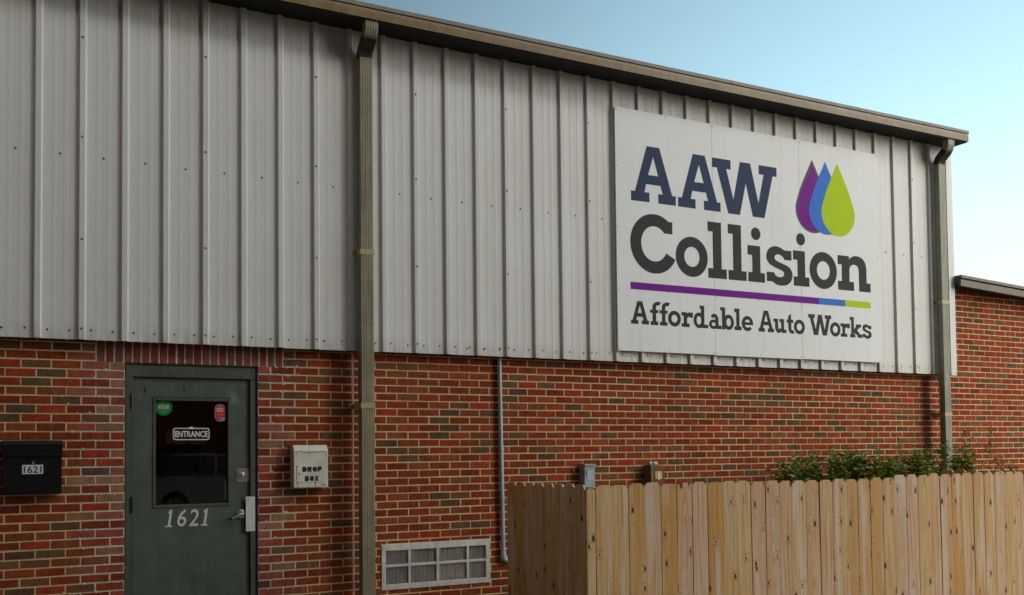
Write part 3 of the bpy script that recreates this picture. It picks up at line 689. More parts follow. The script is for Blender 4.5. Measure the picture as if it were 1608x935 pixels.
tag(m.build('sticker', D), 'round green sticker reading FAVE')
m = MB(); x0, x1, z0, z1 = 1.709, 1.796, Z0-0.594, Z0-0.452
m.flat([rrect(x0, x1, z0, z1, 0.042, 8)], PYG, 0.0004, 'print_grey'); m.flat([rrect(x0+0.005, x1-0.005, z0+0.005, z1-0.005, 0.037, 8)], PYG-0.0004, 0.0004, 'sticker_red')
text_mb(m, 'PEOPLE', (x0+x1)/2, z0+0.096, PYG-0.0006, 0.014, 'print_white', 0.056, 0.02); text_mb(m, 'LOVE US', (x0+x1)/2, z0+0.078, PYG-0.0006, 0.014, 'print_white', 0.056, 0.02)
text_mb(m, 'on yelp', (x0+x1)/2, z0+0.050, PYG-0.0006, 0.012, 'print_white', 0.050, 0.01); m.box((x0+x1)/2-0.012, (x0+x1)/2+0.016, PYG-0.0009, PYG-0.0005, z1-0.020, z1-0.012, 'print_grey'); m.disc(x0+0.037, PYG-0.0006, z0+0.030, 0.005, 0.0004, 'print_grey', 8)
m.box(x1-0.038, x1-0.008, PYG-0.0009, PYG-0.0005, z0+0.004, z0+0.034, 'print_grey'); tag(m.build('sticker', D), 'red rounded sticker with white lettering')
m = MB()
for q in range(5): m.box(1.788, 1.803, PYG-0.0004, PYG, Z0-1.235+q*0.034, Z0-1.211+q*0.034, 'print_grey'); m.box(1.7915, 1.7995, PYG-0.0008, PYG-0.0004, Z0-1.230+q*0.034, Z0-1.222+q*0.034, 'print_black')
tag(m.build('sticker', D), 'column of small card symbols')
# the room behind the glass
m = MB(); rx0, rx1, ry1, rz1 = 0.95, 2.5, 0.95, 2.55
m.box(rx0, rx1, ry1, ry1+0.05, 0, rz1, 'room_wall'); m.box(rx0, rx0+0.05, 0.23, ry1, 0, rz1, 'room_wall'); m.box(rx1, rx1+0.05, 0.23, ry1, 0, rz1, 'room_wall')
m.box(rx0, rx1, 0.23, ry1, rz1, rz1+0.05, 'room_wall'); m.box(rx0, rx1, 0.23, ry1, 0.0, 0.02, 'room_dark'); m.build('room_lining', B)
m = MB(); 
m.box(1.36, 1.74, 0.80, 0.84, 1.20, 1.56, 'print_black', 0.01); m.box(1.53, 1.57, 0.845, 0.9, 1.0, 1.4, 'print_black'); m.box(1.25, 2.1, 0.6, 1.1, 0.96, 1.0, 'room_dark'); m.box(1.27, 2.08, 0.62, 0.66, 0.02, 0.96, 'room_dark')
tag(m.build('reception_desk', None), 'dark desk with a black screen seen through the door glass', 'desk')
m = MB(); m.box(1.33, 1.50, DY+0.024, DY+0.025, Z0-0.775, Z0-0.665, 'paper'); m.box(1.505, 1.64, DY+0.024, DY+0.025, Z0-0.778, Z0-0.70, 'paper'); m.build('paper_notice', D)

# ------------------------------------------------------------------ a car across the lot, mirrored in the door glass
K = empty('parked_car', (6.2, -17.0, 0), 'white car parked across the lot, mirrored dimly in the door glass', 'car')
m = MB(); cx0, cy0, cy1 = 3.6, -17.9, -16.2
body = [(0.05, .32), (4.15, .30), (4.25, .50), (4.18, .74), (3.9, .86), (3.15, .95), (1.0, 1.0), (0.12, .95), (0.0, .60)]
def side_prism(mb, prof, y0, y1, mat, inset=0.0):
    n = len(prof); vs = [(cx0+x, y0, z) for x, z in prof]+[(cx0+x, y1, z) for x, z in prof]; fs = [(i, (i+1) % n, n+(i+1) % n, n+i) for i in range(n)]+[tuple(range(n)), tuple(range(2*n-1, n-1, -1))]
    mb.add(vs, fs, mat)
side_prism(m, body, cy0, cy1, 'car_white'); o = m.build('body', K); fix_normals(o)
m = MB(); side_prism(m, [(0.30, .98), (3.10, .94), (2.35, 1.44), (1.9, 1.50), (0.75, 1.46)], cy0+0.12, cy1-0.12, 'glass_dark'); o = m.build('windows', K); fix_normals(o)
m = MB(); side_prism(m, [(0.70, 1.462), (2.40, 1.445), (2.3, 1.50), (1.5, 1.53), (0.8, 1.51)], cy0+0.10, cy1-0.10, 'car_white')
for xx in (1.72,): m.box(cx0+xx, cx0+xx+0.07, cy1-0.125, cy1-0.10, 0.97, 1.47, 'car_white')
o = m.build('roof', K); fix_normals(o)
for wx in (0.8, 3.35):
    for wy in (cy0+0.0, cy1-0.2):
        m = MB(); m.tube([(cx0+wx, wy-0.01, .32), (cx0+wx, wy+0.21, .32)], 0.32, 'door_rubber', 24); wv = m.build('wheel', K, (cx0+wx, wy, .32))
        m = MB(); m.tube([(cx0+wx, wy+0.212, .32), (cx0+wx, wy+0.222, .32)], 0.20, 'steel', 20); m.build('rim', wv, (cx0+wx, wy, .32))

# ------------------------------------------------------------------ vent
V = empty('wall_vent', (3.65, 0, VZ0)); V.parent = B
m = MB(); a0, a1, c0, c1 = 3.122, 4.184, Z0-2.058, Z0-1.660; yb = -0.008
mx = [(a0, a0+0.040), (3.372, 3.397), (3.643, 3.672), (3.944, 3.969), (a1-0.044, a1)]
for x0, x1 in (mx[0], mx[-1]): m.box(x0, x1, yb, 0.006, c0, c1, 'vent_metal', 0.002)
for z0, z1 in ((c0, c0+0.048), (c1-0.058, c1)): m.box(a0+0.0405, a1-0.0445, yb+0.0005, 0.006, z0, z1, 'vent_metal', 0.002)
m.box(a0+0.0405, a1-0.0445, yb+0.003, 0.006, Z0-1.862, Z0-1.838, 'vent_metal', 0.002)
for x0, x1 in mx[1:4]: m.box(x0, x1, yb+0.0015, 0.007, c0+0.0485, c1-0.0585, 'vent_metal', 0.002)
m.build('vent_frame', V)
m = MB()
for x, z in ((a0+0.018, c1-0.035), (a0+0.018, c0+0.07), (a0+0.018, c0+0.09), (3.657, c1-0.02), (3.66, c0+0.012), (a1-0.02, c1-0.03), (a1-0.02, c0+0.03), (3.4, c0+0.01)): m.disc(x, yb-0.003, z, 0.004, 0.003, 'screw_dark', 7)
tag(m.build('screws', V), kind='stuff')
for (x0, x1), fine in (((mx[0][1], mx[1][0]), 0), ((mx[1][1], mx[2][0]), 1), ((mx[2][1], mx[3][0]), 1), ((mx[3][1], mx[4][0]), 0)):
    for z0, z1 in ((c0+0.049, Z0-1.8625), (Z0-1.8375, c1-0.059)):
        m = MB(); n_ = int((x1-x0)/0.0125)
        for i in range(n_):
            xx = x0+(i+0.5)*(x1-x0)/n_; m.box(xx-0.0012, xx+0.0012, 0.010, 0.024, z0, z1, 'vent_metal')
        if fine:
            for i in range(1, int((z1-z0)/0.0135)):
                zz = z0+i*0.0135; m.box(x0, x1, 0.026, 0.028, zz-0.0012, zz+0.0012, 'vent_metal')
        m.build('louvre', V)
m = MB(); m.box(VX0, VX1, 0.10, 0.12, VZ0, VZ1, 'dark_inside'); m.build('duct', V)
m = MB(); m.box(3.675, 3.942, 0.05, 0.06, c0+0.05, c1-0.06, 'paper_filter'); m.build('filter_pad', V)

# ------------------------------------------------------------------ sign
SX, SZ, SYF = 5.55, Z0+0.115, -0.135
SG = empty('shop_sign', (SX, SYF, SZ), 'large white sign reading AAW Collision Affordable Auto Works with three drops', 'sign')
for i, (a, b) in enumerate(((0, 1.2185), (1.2205, 2.438), (2.440, 3.655))):
    m = MB(); m.box(SX+a, SX+b, SYF, SYF+0.012, SZ+(0, -0.004, 0)[i], SZ+2.42+(0, -0.003, 0)[i], 'sign', 0.0015); m.build('sign_panel', SG)
m = MB()
for x in (0.02, 0.62, 1.2, 1.24, 1.83, 2.42, 2.46, 3.05, 3.635):
    for z in (0.02, 0.80 if x in (1.2, 3.05) else 0.61, 1.22, 1.83, 2.395):
        if x not in (0.02, 3.635) and z not in (0.02, 2.395) and random.random() < 0.5: continue
        m.disc(SX+x, SYF-0.0022, SZ+z, 0.005, 0.003, 'screw_grey', 6)
tag(m.build('fixings', SG), kind='stuff')
def smooth_loop(P, n=6):
    """points (x,z) are corners, (x,z,1) lie on a curve"""
    out = []; N = len(P)
    for i in range(N):
        a, b = P[i], P[(i+1) % N]; out.append((a[0], a[1]))
        if len(a) == 3 or len(b) == 3:
            p0 = P[i-1] if len(a) == 3 else a; p3 = P[(i+2) % N] if len(b) == 3 else b
            for k in range(1, n):
                t = k/n; q = []
                for c in (0, 1): q.append(0.5*(2*a[c]+(b[c]-p0[c])*t+(2*p0[c]-5*a[c]+4*b[c]-p3[c])*t*t+(3*a[c]-p0[c]-3*b[c]+p3[c])*t**3))
                out.append(tuple(q))
    return out
def band(cx, cz, rx, rz, ix, iz, a0, a1, n=30): return ell(cx, cz, rx, rz, n, a0, a1)+ell(cx, cz, ix, iz, n, a0, a1)[::-1]
ST, SB = 0.194, 0.172                        # stem width, slab height, in cap heights
R_ = lambda x0, x1, z0, z1: [[(x0, z0), (x1, z0), (x1, z1), (x0, z1)]]
GL = {
 'A': [[[(.352, 1), (.628, 1), (.90, .17), (.979, .17), (.979, 0), (.59, 0), (.59, .17), (.69, .17), (.64, .32), (.326, .32), (.29, .17), (.397, .17), (.397, 0), (0, 0), (0, .17), (.085, .17)], [(.49, .82), (.594, .487), (.375, .487)]]],
 'W': [[[(0, 1), (.441, 1), (.441, .825), (.335, .825), (.495, .272), (.667, 1), (.917, 1), (1.105, .272), (1.245, .825), (1.126, .825), (1.126, 1), (1.573, 1), (1.573, .825), (1.472, .825), (1.247, 0), (.96, 0), (.80, .604), (.645, 0), (.366, 0), (.111, .825), (0, .825)]]],
 'C': [[band(.503, .492, .503, .512, .278, .303, 47, 332)], R_(.70, .888, .69, .90)],
 'o': [[ell(.353, .337, .353, .352), ell(.355, .337, .167, .176)[::-1]]],
 'l': [R_(.11, .11+ST, SB*.5, 1), R_(0, .15, 1-SB, 1), R_(0, .417, 0, SB)],
 'i': [R_(.10, .10+ST, SB*.5, .66), R_(-.005, .15, .66-SB, .66), R_(0, .395, 0, SB), [ell(.195, .88, .112, .115)]],
 's': [[smooth_loop([((x-1.94)/.588, (z-.8)/.588, *f) for x, z, *f in [(2.302, 1.174), (2.302, 1.07), (2.199, 1.07), (2.175, 1.10, 1), (2.12, 1.124, 1), (2.072, 1.112, 1), (2.056, 1.084, 1), (2.08, 1.055, 1), (2.15, 1.032, 1), (2.24, 1.006, 1), (2.295, .965, 1), (2.312, .905, 1), (2.288, .84, 1), (2.225, .797, 1), (2.14, .785, 1), (2.07, .797, 1), (2.018, .824), (1.941, .822), (1.941, .924), (2.046, .924), (2.068, .893, 1), (2.115, .876, 1), (2.165, .882, 1), (2.190, .907, 1), (2.182, .935, 1), (2.15, .953, 1), (2.08, .972, 1), (1.995, 1.005, 1), (1.948, 1.05, 1), (1.941, 1.11, 1), (1.975, 1.172, 1), (2.05, 1.207, 1), (2.13, 1.203, 1), (2.2, 1.174)]], 4)]],
 'n': [[smooth_loop([((x-2.996)/.588, (z-.795)/.588, *f) for x, z, *f in [(2.996, 1.186), (3.175, 1.186), (3.175, 1.151), (3.23, 1.186, 1), (3.301, 1.197, 1), (3.38, 1.176, 1), (3.430, 1.125, 1), (3.448, 1.05), (3.448, .896), (3.510, .896), (3.510, .795), (3.326, .795), (3.325, 1.03), (3.310, 1.075, 1), (3.262, 1.095, 1), (3.21, 1.085, 1), (3.178, 1.045), (3.176, .896), (3.245, .896), (3.245, .795), (2.996, .795), (2.996, .896), (3.056, .896), (3.058, 1.084), (2.998, 1.084)]], 4)]],
 'f': [R_(.11, .30, .05, .80), R_(0, .41, 0, .16), R_(-.02, .42, .53, .67), [band(.42, .80, .31, .235, .12, .075, 62, 180, 14)]],
 'r': [R_(.12, .31, .05, .60), R_(0, .45, 0, .16), R_(0, .31, .50, .66), [band(.50, .33, .34, .34, .19, .17, 92, 150, 10)], R_(.44, .64, .43, .66)],
 'd': [[ell(.31, .337, .31, .352), ell(.31, .337, .135, .19)[::-1]], R_(.43, .62, .05, 1.01), R_(.36, .50, .86, 1.01), R_(.45, .83, 0, .16)],
 'a': [[ell(.27, .20, .27, .215), ell(.28, .205, .115, .085)[::-1]], R_(.37, .56, .04, .42), [band(.32, .42, .24, .265, .06, .11, 0, 152, 16)], R_(.42, .74, 0, .16)],
 'b': [[ell(.49, .337, .31, .352), ell(.49, .337, .135, .19)[::-1]], R_(.10, .29, 0, 1.01), R_(0, .15, .86, 1.01)],
 'e': [[band(.345, .337, .345, .352, .165, .19, 0, 318)], R_(.12, .685, .27, .40)],
 'u': [R_(.10, .29, .22, .60), R_(0, .29, .51, .66), R_(.48, .67, .05, .60), R_(.38, .67, .51, .66), [band(.32, .27, .22, .285, .03, .11, 180, 340, 14)], R_(.5, .80, 0, .16)],
 't': [[[(.10, .25), (.29, .25), (.29, .93), (.26, .93), (.10, .82)]], R_(0, .42, .51, .66), [band(.35, .25, .25, .265, .06, .09, 180, 305, 12)]],
 'k': [R_(.09, .28, .05, 1.01), R_(0, .15, .86, 1.01), R_(0, .36, 0, .16), [[(.26, .25), (.26, .40), (.46, .58), (.74, .58), (.50, .36), (.80, .08), (.55, .08)]], R_(.42, .78, .51, .66), R_(.52, .86, 0, .16)],
}
def glyph(ch, x, z, U, mat, name='letter', sx=1.0):
    m = MB()
    for i, loops in enumerate(GL[ch]):
        yy = SYF-0.0010-0.00012*i
        m.flat([[(SX+x+a*U*sx, SZ+z+b*U) for a, b in L] for L in loops], yy, 0.0008, mat)
    m.build(name, SG, (SX+x, SYF, SZ+z))
glyph('A', .182, 1.505, .567, 'letter_navy'); glyph('A', .766, 1.503, .567, 'letter_navy'); glyph('W', 1.217, 1.499, .568, 'letter_navy')
for ch, x in (('C', .164), ('o', .723), ('l', 1.143), ('l', 1.413), ('i', 1.682), ('s', 1.940), ('i', 2.328), ('o', 2.566), ('n', 2.996)):
    glyph(ch, x, .80 if ch != 'C' else .801, .588, 'letter_charcoal')
for ch, x in (('A', .159), ('f', .397), ('f', .512), ('o', .614), ('r', .784), ('d', .938), ('a', 1.138), ('b', 1.290), ('l', 1.480), ('e', 1.579), ('A', 1.810), ('u', 2.022), ('t', 2.212), ('o', 2.316), ('W', 2.530), ('o', 2.856), ('r', 3.018), ('k', 3.165), ('s', 3.364)):
    glyph(ch, x, .272, .228, 'letter_charcoal', sx={'A': .97, 'W': .97, 'k': .99}.get(ch, 1.0))
m = MB(); zz0, zz1 = SZ+.616, SZ+.688
m.box(SX+.159, SX+2.697, SYF-.0012, SYF-.0002, zz0, zz1, 'drop_purple'); m.build('underline', SG)
m = MB(); m.box(SX+2.6972, SX+3.098, SYF-.0012, SYF-.0002, zz0, zz1, 'drop_blue'); m.build('underline', SG)
m = MB(); m.box(SX+3.0982, SX+3.502, SYF-.0012, SYF-.0002, zz0, zz1, 'drop_green'); m.build('underline', SG)
def drop(cx, top, bot, hw):
    h = top-bot; zc = bot+hw*0.98; L = []
    for i in range(21):
        a = math.radians(-90+ (100)*i/20); L.append((cx+hw*math.cos(a), zc+hw*0.98*math.sin(a)))
    p = L[-1]
    for i in range(1, 9):
        t = i/9; L.append((p[0]+(cx-p[0])*t+hw*0.10*math.sin(math.pi*t)*(1-t*0.6), p[1]+(top-p[1])*t))
    L.append((cx, top)); L += [(2*cx-x, z) for x, z in L[-2:0:-1]]
    return L
for i, (cx_, mt) in enumerate(((2.636, 'drop_purple'), (2.836, 'drop_blue'), (3.022, 'drop_green'))):
    L = drop(cx_, 2.225, 1.404, .258)
    m = MB()
    if i == 0:
        m.flat([[(SX+a, SZ+b) for a, b in L]], SYF-.0011, .0006, 'drop_grey')
        L2 = drop(cx_+.004, 2.155, 1.422, .236)
        m.flat([[(SX+a, SZ+b) for a, b in L2]], SYF-.0016, .0006, mt)
    else: m.flat([[(SX+a, SZ+b) for a, b in L]], SYF-.0018-.0006*i, .0006, mt)
    m.build('drop', SG)

# ------------------------------------------------------------------ things on the wall
MX0, MX1, MT, MBt = 0.160, 0.560, Z0-0.744, Z0-1.140
T = empty('mailbox', (0.36, 0, MBt), 'black metal mailbox with a white 1621 plate, left of the door', 'mailbox')
m = MB(); my = -0.115
prof = [(0.0, MBt), (my+0.012, MBt+0.002), (my+0.002, MBt+0.012), (my+0.002, MT-0.09), (my+0.008, MT-0.045), (0.0, MT-0.012)]
m.prism_x(prof, MX0+0.004, MX1-0.004, 'black_paint'); o = m.build('box_body', T); fix_normals(o)
m = MB(); prof = [(0.0, MT), (-0.085, MT-0.004), (my-0.004, MT-0.016), (my-0.008, MT-0.030), (my-0.008, MT-0.118), (my-0.004, MT-0.118), (my-0.003, MT-0.030), (-0.083, MT-0.009), (0.0, MT-0.006)]
m.prism_x(prof, MX0, MX1, 'black_paint'); o = m.build('lid', T); fix_normals(o)
m = MB()
text_mb(m, 'MAIL', 0.354, MT-0.080, my-0.0082, 0.022, 'black_paint', 0.11, 0.01, 0, 0.0012); m.build('embossed_letters', T)
m = MB(); m.disc(0.362, my-0.004, MT-0.166, 0.0085, 0.006, 'steel', 12, 0.001); m.box(0.361, 0.363, my-0.0056, my-0.0046, MT-0.171, MT-0.161, 'print_black'); m.build('lock', T)
m = MB(); m.box(0.290, 0.430, my-0.0015, my+0.003, Z0-0.992, Z0-0.925, 'plate_white'); text_mb(m, '1621', 0.36, Z0-0.984, my-0.0017, 0.050, 'print_black', 0.118, 0.01); m.build('number_plate', T)

QX0, QX1, QT, QB = 2.316, 2.606, Z0-0.792, Z0-1.146
T = empty('drop_box', (2.46, 0, QB), 'white DROP BOX with rust streaks, hung on brick between door and downspout', 'drop box')
m = MB(); qy = -0.115
prof = [(0.0, QB), (qy+0.004, QB), (qy, QB+0.006), (qy, QT-0.050), (qy+0.028, QT-0.004), (qy+0.034, QT), (0.0, QT)]
m.prism_x(prof, QX0, QX1, 'dropbox_paint'); o = m.build('box_body', T); fix_normals(o)
m = MB(); xa, xb = QX0+0.023, QX1-0.022
m.box(xa, xa+0.045, qy-0.0015, qy+0.001, QT-0.0525, QT-0.049, 'door_rubber'); m.box(xb-0.045, xb, qy-0.0015, qy+0.001, QT-0.0525, QT-0.049, 'door_rubber')
m.box(xa+0.045, xb-0.045, qy-0.0015, qy+0.001, QT-0.0615, QT-0.058, 'door_rubber'); m.box(xb-0.003, xb, qy-0.0015, qy+0.001, QT-0.10, QT-0.053, 'door_rubber'); m.box(xa-0.001, xa+0.001, qy-0.0015, qy+0.001, QT-0.09, QT-0.053, 'olive_steel')
m.build('slot_flap', T)
m = MB(); pz0, pz1 = QB+0.045, QB+0.185
m.box(xa, xb, qy-0.004, qy+0.001, pz0, pz1, 'dropbox_paint', 0.001)
m.add([(xa, qy-0.0045, pz1), (xa, qy-0.0045, pz1-0.020), (xa+0.013, qy-0.0045, pz1)], [(0, 1, 2)], 'print_black'); m.build('access_door', T)
m = MB(); m.disc(xa+0.022, qy-0.008, QB+0.118, 0.008, 0.004, 'steel', 12, 0.001); m.box(xa+0.0212, xa+0.0228, qy-0.0098, qy-0.0088, QB+0.113, QB+0.123, 'print_black'); m.build('lock', T)
def stencil(mb, ch, x, z, w_, h, y):
    t = 0.4*w_
    if ch == 'D': L = [[(0, 0), (.55, 0), (.85, .15), (1, .5), (.85, .85), (.55, 1), (0, 1)]]
    elif ch == 'R': L = [[(0, 0), (.36, 0), (.36, .38), (.62, 0), (1.02, 0), (.72, .42), (.95, .62), (.92, .85), (.7, 1), (0, 1)]]
    elif ch == 'O': L = [[(.5+.5*math.cos(a*math.pi/10), .5+.5*math.sin(a*math.pi/10)) for a in range(20)]]
    elif ch == 'P': L = [[(0, 0), (.36, 0), (.36, .32), (.7, .34), (.95, .55), (.95, .82), (.72, 1), (0, 1)]]
    elif ch == 'B': L = [[(0, 0), (.7, 0), (.98, .18), (.95, .42), (.82, .52), (.93, .68), (.9, .88), (.68, 1), (0, 1)]]
    else: L = [[(0, 0), (.34, 0), (.5, .32), (.66, 0), (1, 0), (.70, .5), (.98, 1), (.66, 1), (.5, .70), (.34, 1), (.02, 1), (.30, .5)]]
    mb.flat([[(x+a*w_, z+b*h) for a, b in P] for P in L], y, 0.0006, 'print_black')
    if ch in 'DOPRB':
        q = {'D': (.42, .5), 'O': (.5, .5), 'P': (.5, .68), 'R': (.5, .72), 'B': (.5, .73)}[ch]
        mb.flat([[(x+(q[0]-.04)*w_, z+(q[1]-.12)*h), (x+(q[0]+.06)*w_, z+(q[1]-.12)*h), (x+(q[0]+.06)*w_, z+(q[1]+.12)*h), (x+(q[0]-.04)*w_, z+(q[1]+.12)*h)]], y-0.0007, 0.0004, 'olive_steel')
    if ch == 'B': mb.flat([[(x+.46*w_, z+.2*h), (x+.56*w_, z+.2*h), (x+.56*w_, z+.36*h), (x+.46*w_, z+.36*h)]], y-0.0007, 0.0004, 'olive_steel')
for i, ch in enumerate('DROP'): m = MB(); stencil(m, ch, xa+0.046+i*0.043, QB+0.131, 0.039, 0.043, qy-0.0052); m.build('letter', T)
for i, ch in enumerate('BOX'): m = MB(); stencil(m, ch, xa+0.067+i*0.041, QB+0.055, 0.036, 0.043, qy-0.0052); m.build('letter', T)
m = MB(); [m.box(xb-0.040+q*0.0085, xb-0.0335+q*0.0085, qy-0.0006, qy-0.0001, QB+0.018, QB+0.026, 'print_black') for q in range(5)]; tag(m.build('maker_mark', T), kind='stuff')
m = MB()
for a, b, c in ((0.001, 0.012, 0.040), (0.153, 0.165, 0.034)):
    P = [(xa+a, QB+0.044), (xa+b, QB+0.044), (xa+b-0.002, QB+0.03), (xa+b-0.003, QB+0.044-c), (xa+a+0.003, QB+0.044-c), (xa+a+0.001, QB+0.028)]; m.flat([P], qy-0.0005, 0.0004, 'rust_stain')
tag(m.build('rust_streaks', T), kind='stuff')

T = empty('conduit_pipe', (4.31, -0.03, Z0-1.87), 'thin pale blue-grey conduit running down the brick beside the fence', 'pipe')
m = MB(); m.tube([(4.288, -0.030, Z0+0.05), (4.290, -0.030, Z0-0.3), (4.297, -0.030, Z0-0.85)], 0.0195, 'galvanised', 14, False); o = m.build('pipe_length', T); auto_smooth(o)
m = MB(); m.tube([(4.297, -0.030, Z0-0.84), (4.300, -0.030, Z0-1.2), (4.308, -0.030, Z0-1.80)], 0.0205, 'galvanised', 14, False); o = m.build('pipe_length', T); auto_smooth(o)
m = MB(); m.tube([(4.308, -0.030, Z0-1.78), (4.308, -0.030, Z0-1.82)]+[(4.308+0.035*(1-math.cos(a)), -0.030, Z0-1.83-0.035*math.sin(a)) for a in [i*math.pi/12 for i in range(7)]]+[(4.375, -0.030, Z0-1.865)], 0.026, 'galvanised', 14); o = m.build('elbow', T); auto_smooth(o)
m = MB(); m.tube([(4.37, -0.030, Z0-1.865), (5.0, -0.030, Z0-1.87)], 0.0195, 'galvanised', 12); o = m.build('pipe_length', T); auto_smooth(o)
m = MB()
for z in (Z0-0.84, Z0-1.30): m.tube([(4.298+(0.004 if z < Z0-1 else 0), -0.030, z-0.012), (4.298+(0.004 if z < Z0-1 else 0), -0.030, z+0.012)], 0.0235, 'galvanised', 14)
o = m.build('coupling', T); auto_smooth(o)

T = empty('electrical_box', (5.22, 0, Z0-1.21), 'small light grey electrical box on brick just above the fence corner', 'electrical box')
m = MB(); m.box(5.166, 5.286, -0.095, -0.002, Z0-1.215, Z0-1.01, 'box_grey', 0.003); m.build('box_body', T)
m = MB(); m.box(5.160, 5.292, -0.106, -0.002, Z0-1.0095, Z0-0.99, 'box_grey', 0.003); m.build('lid', T)
m = MB(); m.box(5.192, 5.272, -0.099, -0.0945, Z0-1.150, Z0-1.055, 'galvanised', 0.002); m.box(5.187, 5.194, -0.102, -0.0945, Z0-1.09, Z0-1.045, 'box_grey'); m.build('cover_panel', T)
m = MB(); m.tube([(5.225, -0.05, Z0-1.21), (5.225, -0.05, Z0-2.2)], 0.018, 'box_grey', 10); m.tube([(5.272, -0.06, Z0-1.20), (5.310, -0.05, Z0-1.27), (5.315, -0.03, Z0-1.6)], 0.004, 'box_grey', 6); m.build('conduit', T)

T = empty('meter_box', (6.02, 0, Z0-1.25), 'rusty brown meter box with a white tag on brick behind the fence', 'meter box')
m = MB(); m.box(5.928, 5.965, -0.125, -0.002, Z0-1.29, Z0-1.012, 'olive_steel', 0.004); m.build('side_panel', T)
m = MB(); m.box(5.966, 6.105, -0.118, -0.002, Z0-1.29, Z0-1.018, 'rusty_steel', 0.008); m.build('box_body', T)
m = MB(); m.box(5.985, 6.070, -0.1205, -0.117, Z0-1.150, Z0-1.075, 'paper', 0.001); m.box(6.012, 6.044, -0.124, -0.120, Z0-1.158, Z0-1.082, 'plate_white', 0.001); m.build('label_plate', T)
m = MB(); m.tube([(5.955, -0.06, Z0-1.0), (6.052, -0.06, Z0-1.0)], 0.020, 'galvanised', 12); m.disc(6.0, -0.09, Z0-0.995, 0.016, 0.02, 'galvanised', 12, 0.004); o = m.build('cap', T); auto_smooth(o)
m = MB(); m.disc(6.117, -0.09, Z0-1.063, 0.017, 0.05, 'print_black', 12, 0.004); m.tube([(6.117, -0.06, Z0-1.07), (6.117, -0.05, Z0-1.16)], 0.008, 'print_black', 8); m.build('knob', T)

# ------------------------------------------------------------------ fence
FY, FX0, FX1, FT = -2.45, 3.662, 8.71, Z0-1.108
T = empty('wooden_fence', (FX0, FY, 0), 'new knotty pine board fence with dog-eared tops in front of the brick', 'fence')
def picket_mesh(wd, h, seed):
    rr = random.Random(seed); c = 0.029+rr.uniform(-.005, .005); c2 = 0.029+rr.uniform(-.005, .005); v = 0.030+rr.uniform(-.005, .004); v2 = v+rr.uniform(-.004, .004); k = rr.uniform(-.003, .003); t = 0.016; hw = wd/2
    L = [(-hw, 0.03), (hw, 0.03), (hw+k, h*0.5), (hw, h-v), (hw-c, h), (-hw+c2, h+rr.uniform(-.002, .002)), (-hw, h-v2), (-hw+k, h*0.5)]
    m = MB(); e = 0.0018
    I = [(-hw+e, 0.03), (hw-e, 0.03), (hw+k-e, h*0.5), (hw-e, h-v-0.0005), (hw-c-0.0008, h-e), (-hw+c2+0.0008, h-e), (-hw+e, h-v2-0.0005), (-hw+k+e, h*0.5)]
    n = 8; vs = [(x, 0, z) for x, z in I]+[(x, e, z) for x, z in L]+[(x, t, z) for x, z in L]
    fs = [(0, 1, 2, 7), (7, 2, 3, 6), (6, 3, 4, 5), (19-0, 18-0, 0, 0)][:3]
    fs += [(16, 23, 18, 17), (23, 22, 19, 18), (22, 21, 20, 19)]
    for a in (0, 8): fs += [(a+i, a+8+i, a+8+(i+1) % 8, a+(i+1) % 8) for i in range(8)]
    m.v = vs; m.f = fs; i = m.m('wood'); m.mi = [i]*len(fs); m.c = [None]*len(fs)
    me = bpy.data.meshes.new('picket'); me.from_pydata(m.v, [], m.f); me.materials.append(MAT['wood'])
    b = bmesh.new(); b.from_mesh(me); bmesh.ops.recalc_face_normals(b, faces=b.faces); b.to_mesh(me); b.free(); return me
PW_ = 0.1385; pmesh = [picket_mesh(PW_, FT, s) for s in range(7)]
def picket(x, y, rz, me, dz=0):
    o = link('picket', me, T, (x, y, dz)); o.rotation_euler = (random.uniform(-.003, .003), random.uniform(-.0035, .0035), rz+random.uniform(-.015, .015)); return o
nails = MB()
picket(FX0+0.040, FY, 0, picket_mesh(0.072, FT, 50), -0.010)
x = FX0+0.079+0.0705; i = 0
while x < FX1-0.02:
    dz = (0.0 if x < 5.2 else (-0.010 if x < 6.63 else 0.006))+random.uniform(-.005, .005)
    if random.random() < 0.12: dz += 0.006
    picket(x, FY+random.uniform(-.0025, .0025), 0, random.choice(pmesh), dz+(x-4.4)*0.002)
    for zz in (FT-0.27, FT-0.80):
        for q in (-.035, .03): nails.disc(x+q+random.uniform(-.008, .008), FY-0.0035, zz+random.uniform(-.012, .012), 0.0028, 0.003, 'screw_dark', 6)
    x += 0.1408+random.uniform(-.0012, .0012); i += 1
for k in range(8):                              # return towards the wall at the left corner
    picket(FX0, FY+0.085+k*0.1405, -math.pi/2, random.choice(pmesh), 0.006+random.uniform(-.005, .005))
for k in range(8):                              # and at the far right end
    picket(FX1, FY+0.085+k*0.1405, math.pi/2 if False else -math.pi/2, random.choice(pmesh), 0.012+random.uniform(-.005, .005))
tag(nails.build('nails', T), kind='stuff')
for z in (FT-0.30, FT-0.83):
    m = MB(); m.box(FX0+0.02, FX1-0.003, FY+0.0205, FY+0.058, z, z+0.085, 'wood'); m.build('rail', T)
    m = MB(); m.box(FX0+0.0205, FX0+0.058, FY+0.06, FY+1.14, z, z+0.085, 'wood'); m.build('rail', T)
    m = MB(); m.box(FX1+0.0205, FX1+0.058, FY+0.06, FY+1.14, z, z+0.085, 'wood'); m.build('rail', T)
for x, y in ((FX0+0.060, FY+0.06), (FX0+2.45, FY+0.06), (FX1-0.10, FY+0.06), (FX0+0.060, FY+1.05), (FX1+0.06, FY+1.05)):
    m = MB(); m.box(x, x+0.089, y, y+0.089, 0, FT-0.05, 'wood'); m.build('post', T, (x, y, 0))
g = MB(); g.box(3.4, 12.6, -2.3, -0.02, 0.121, 0.14, 'soil'); tag(g.build('planting_bed'), kind='structure')

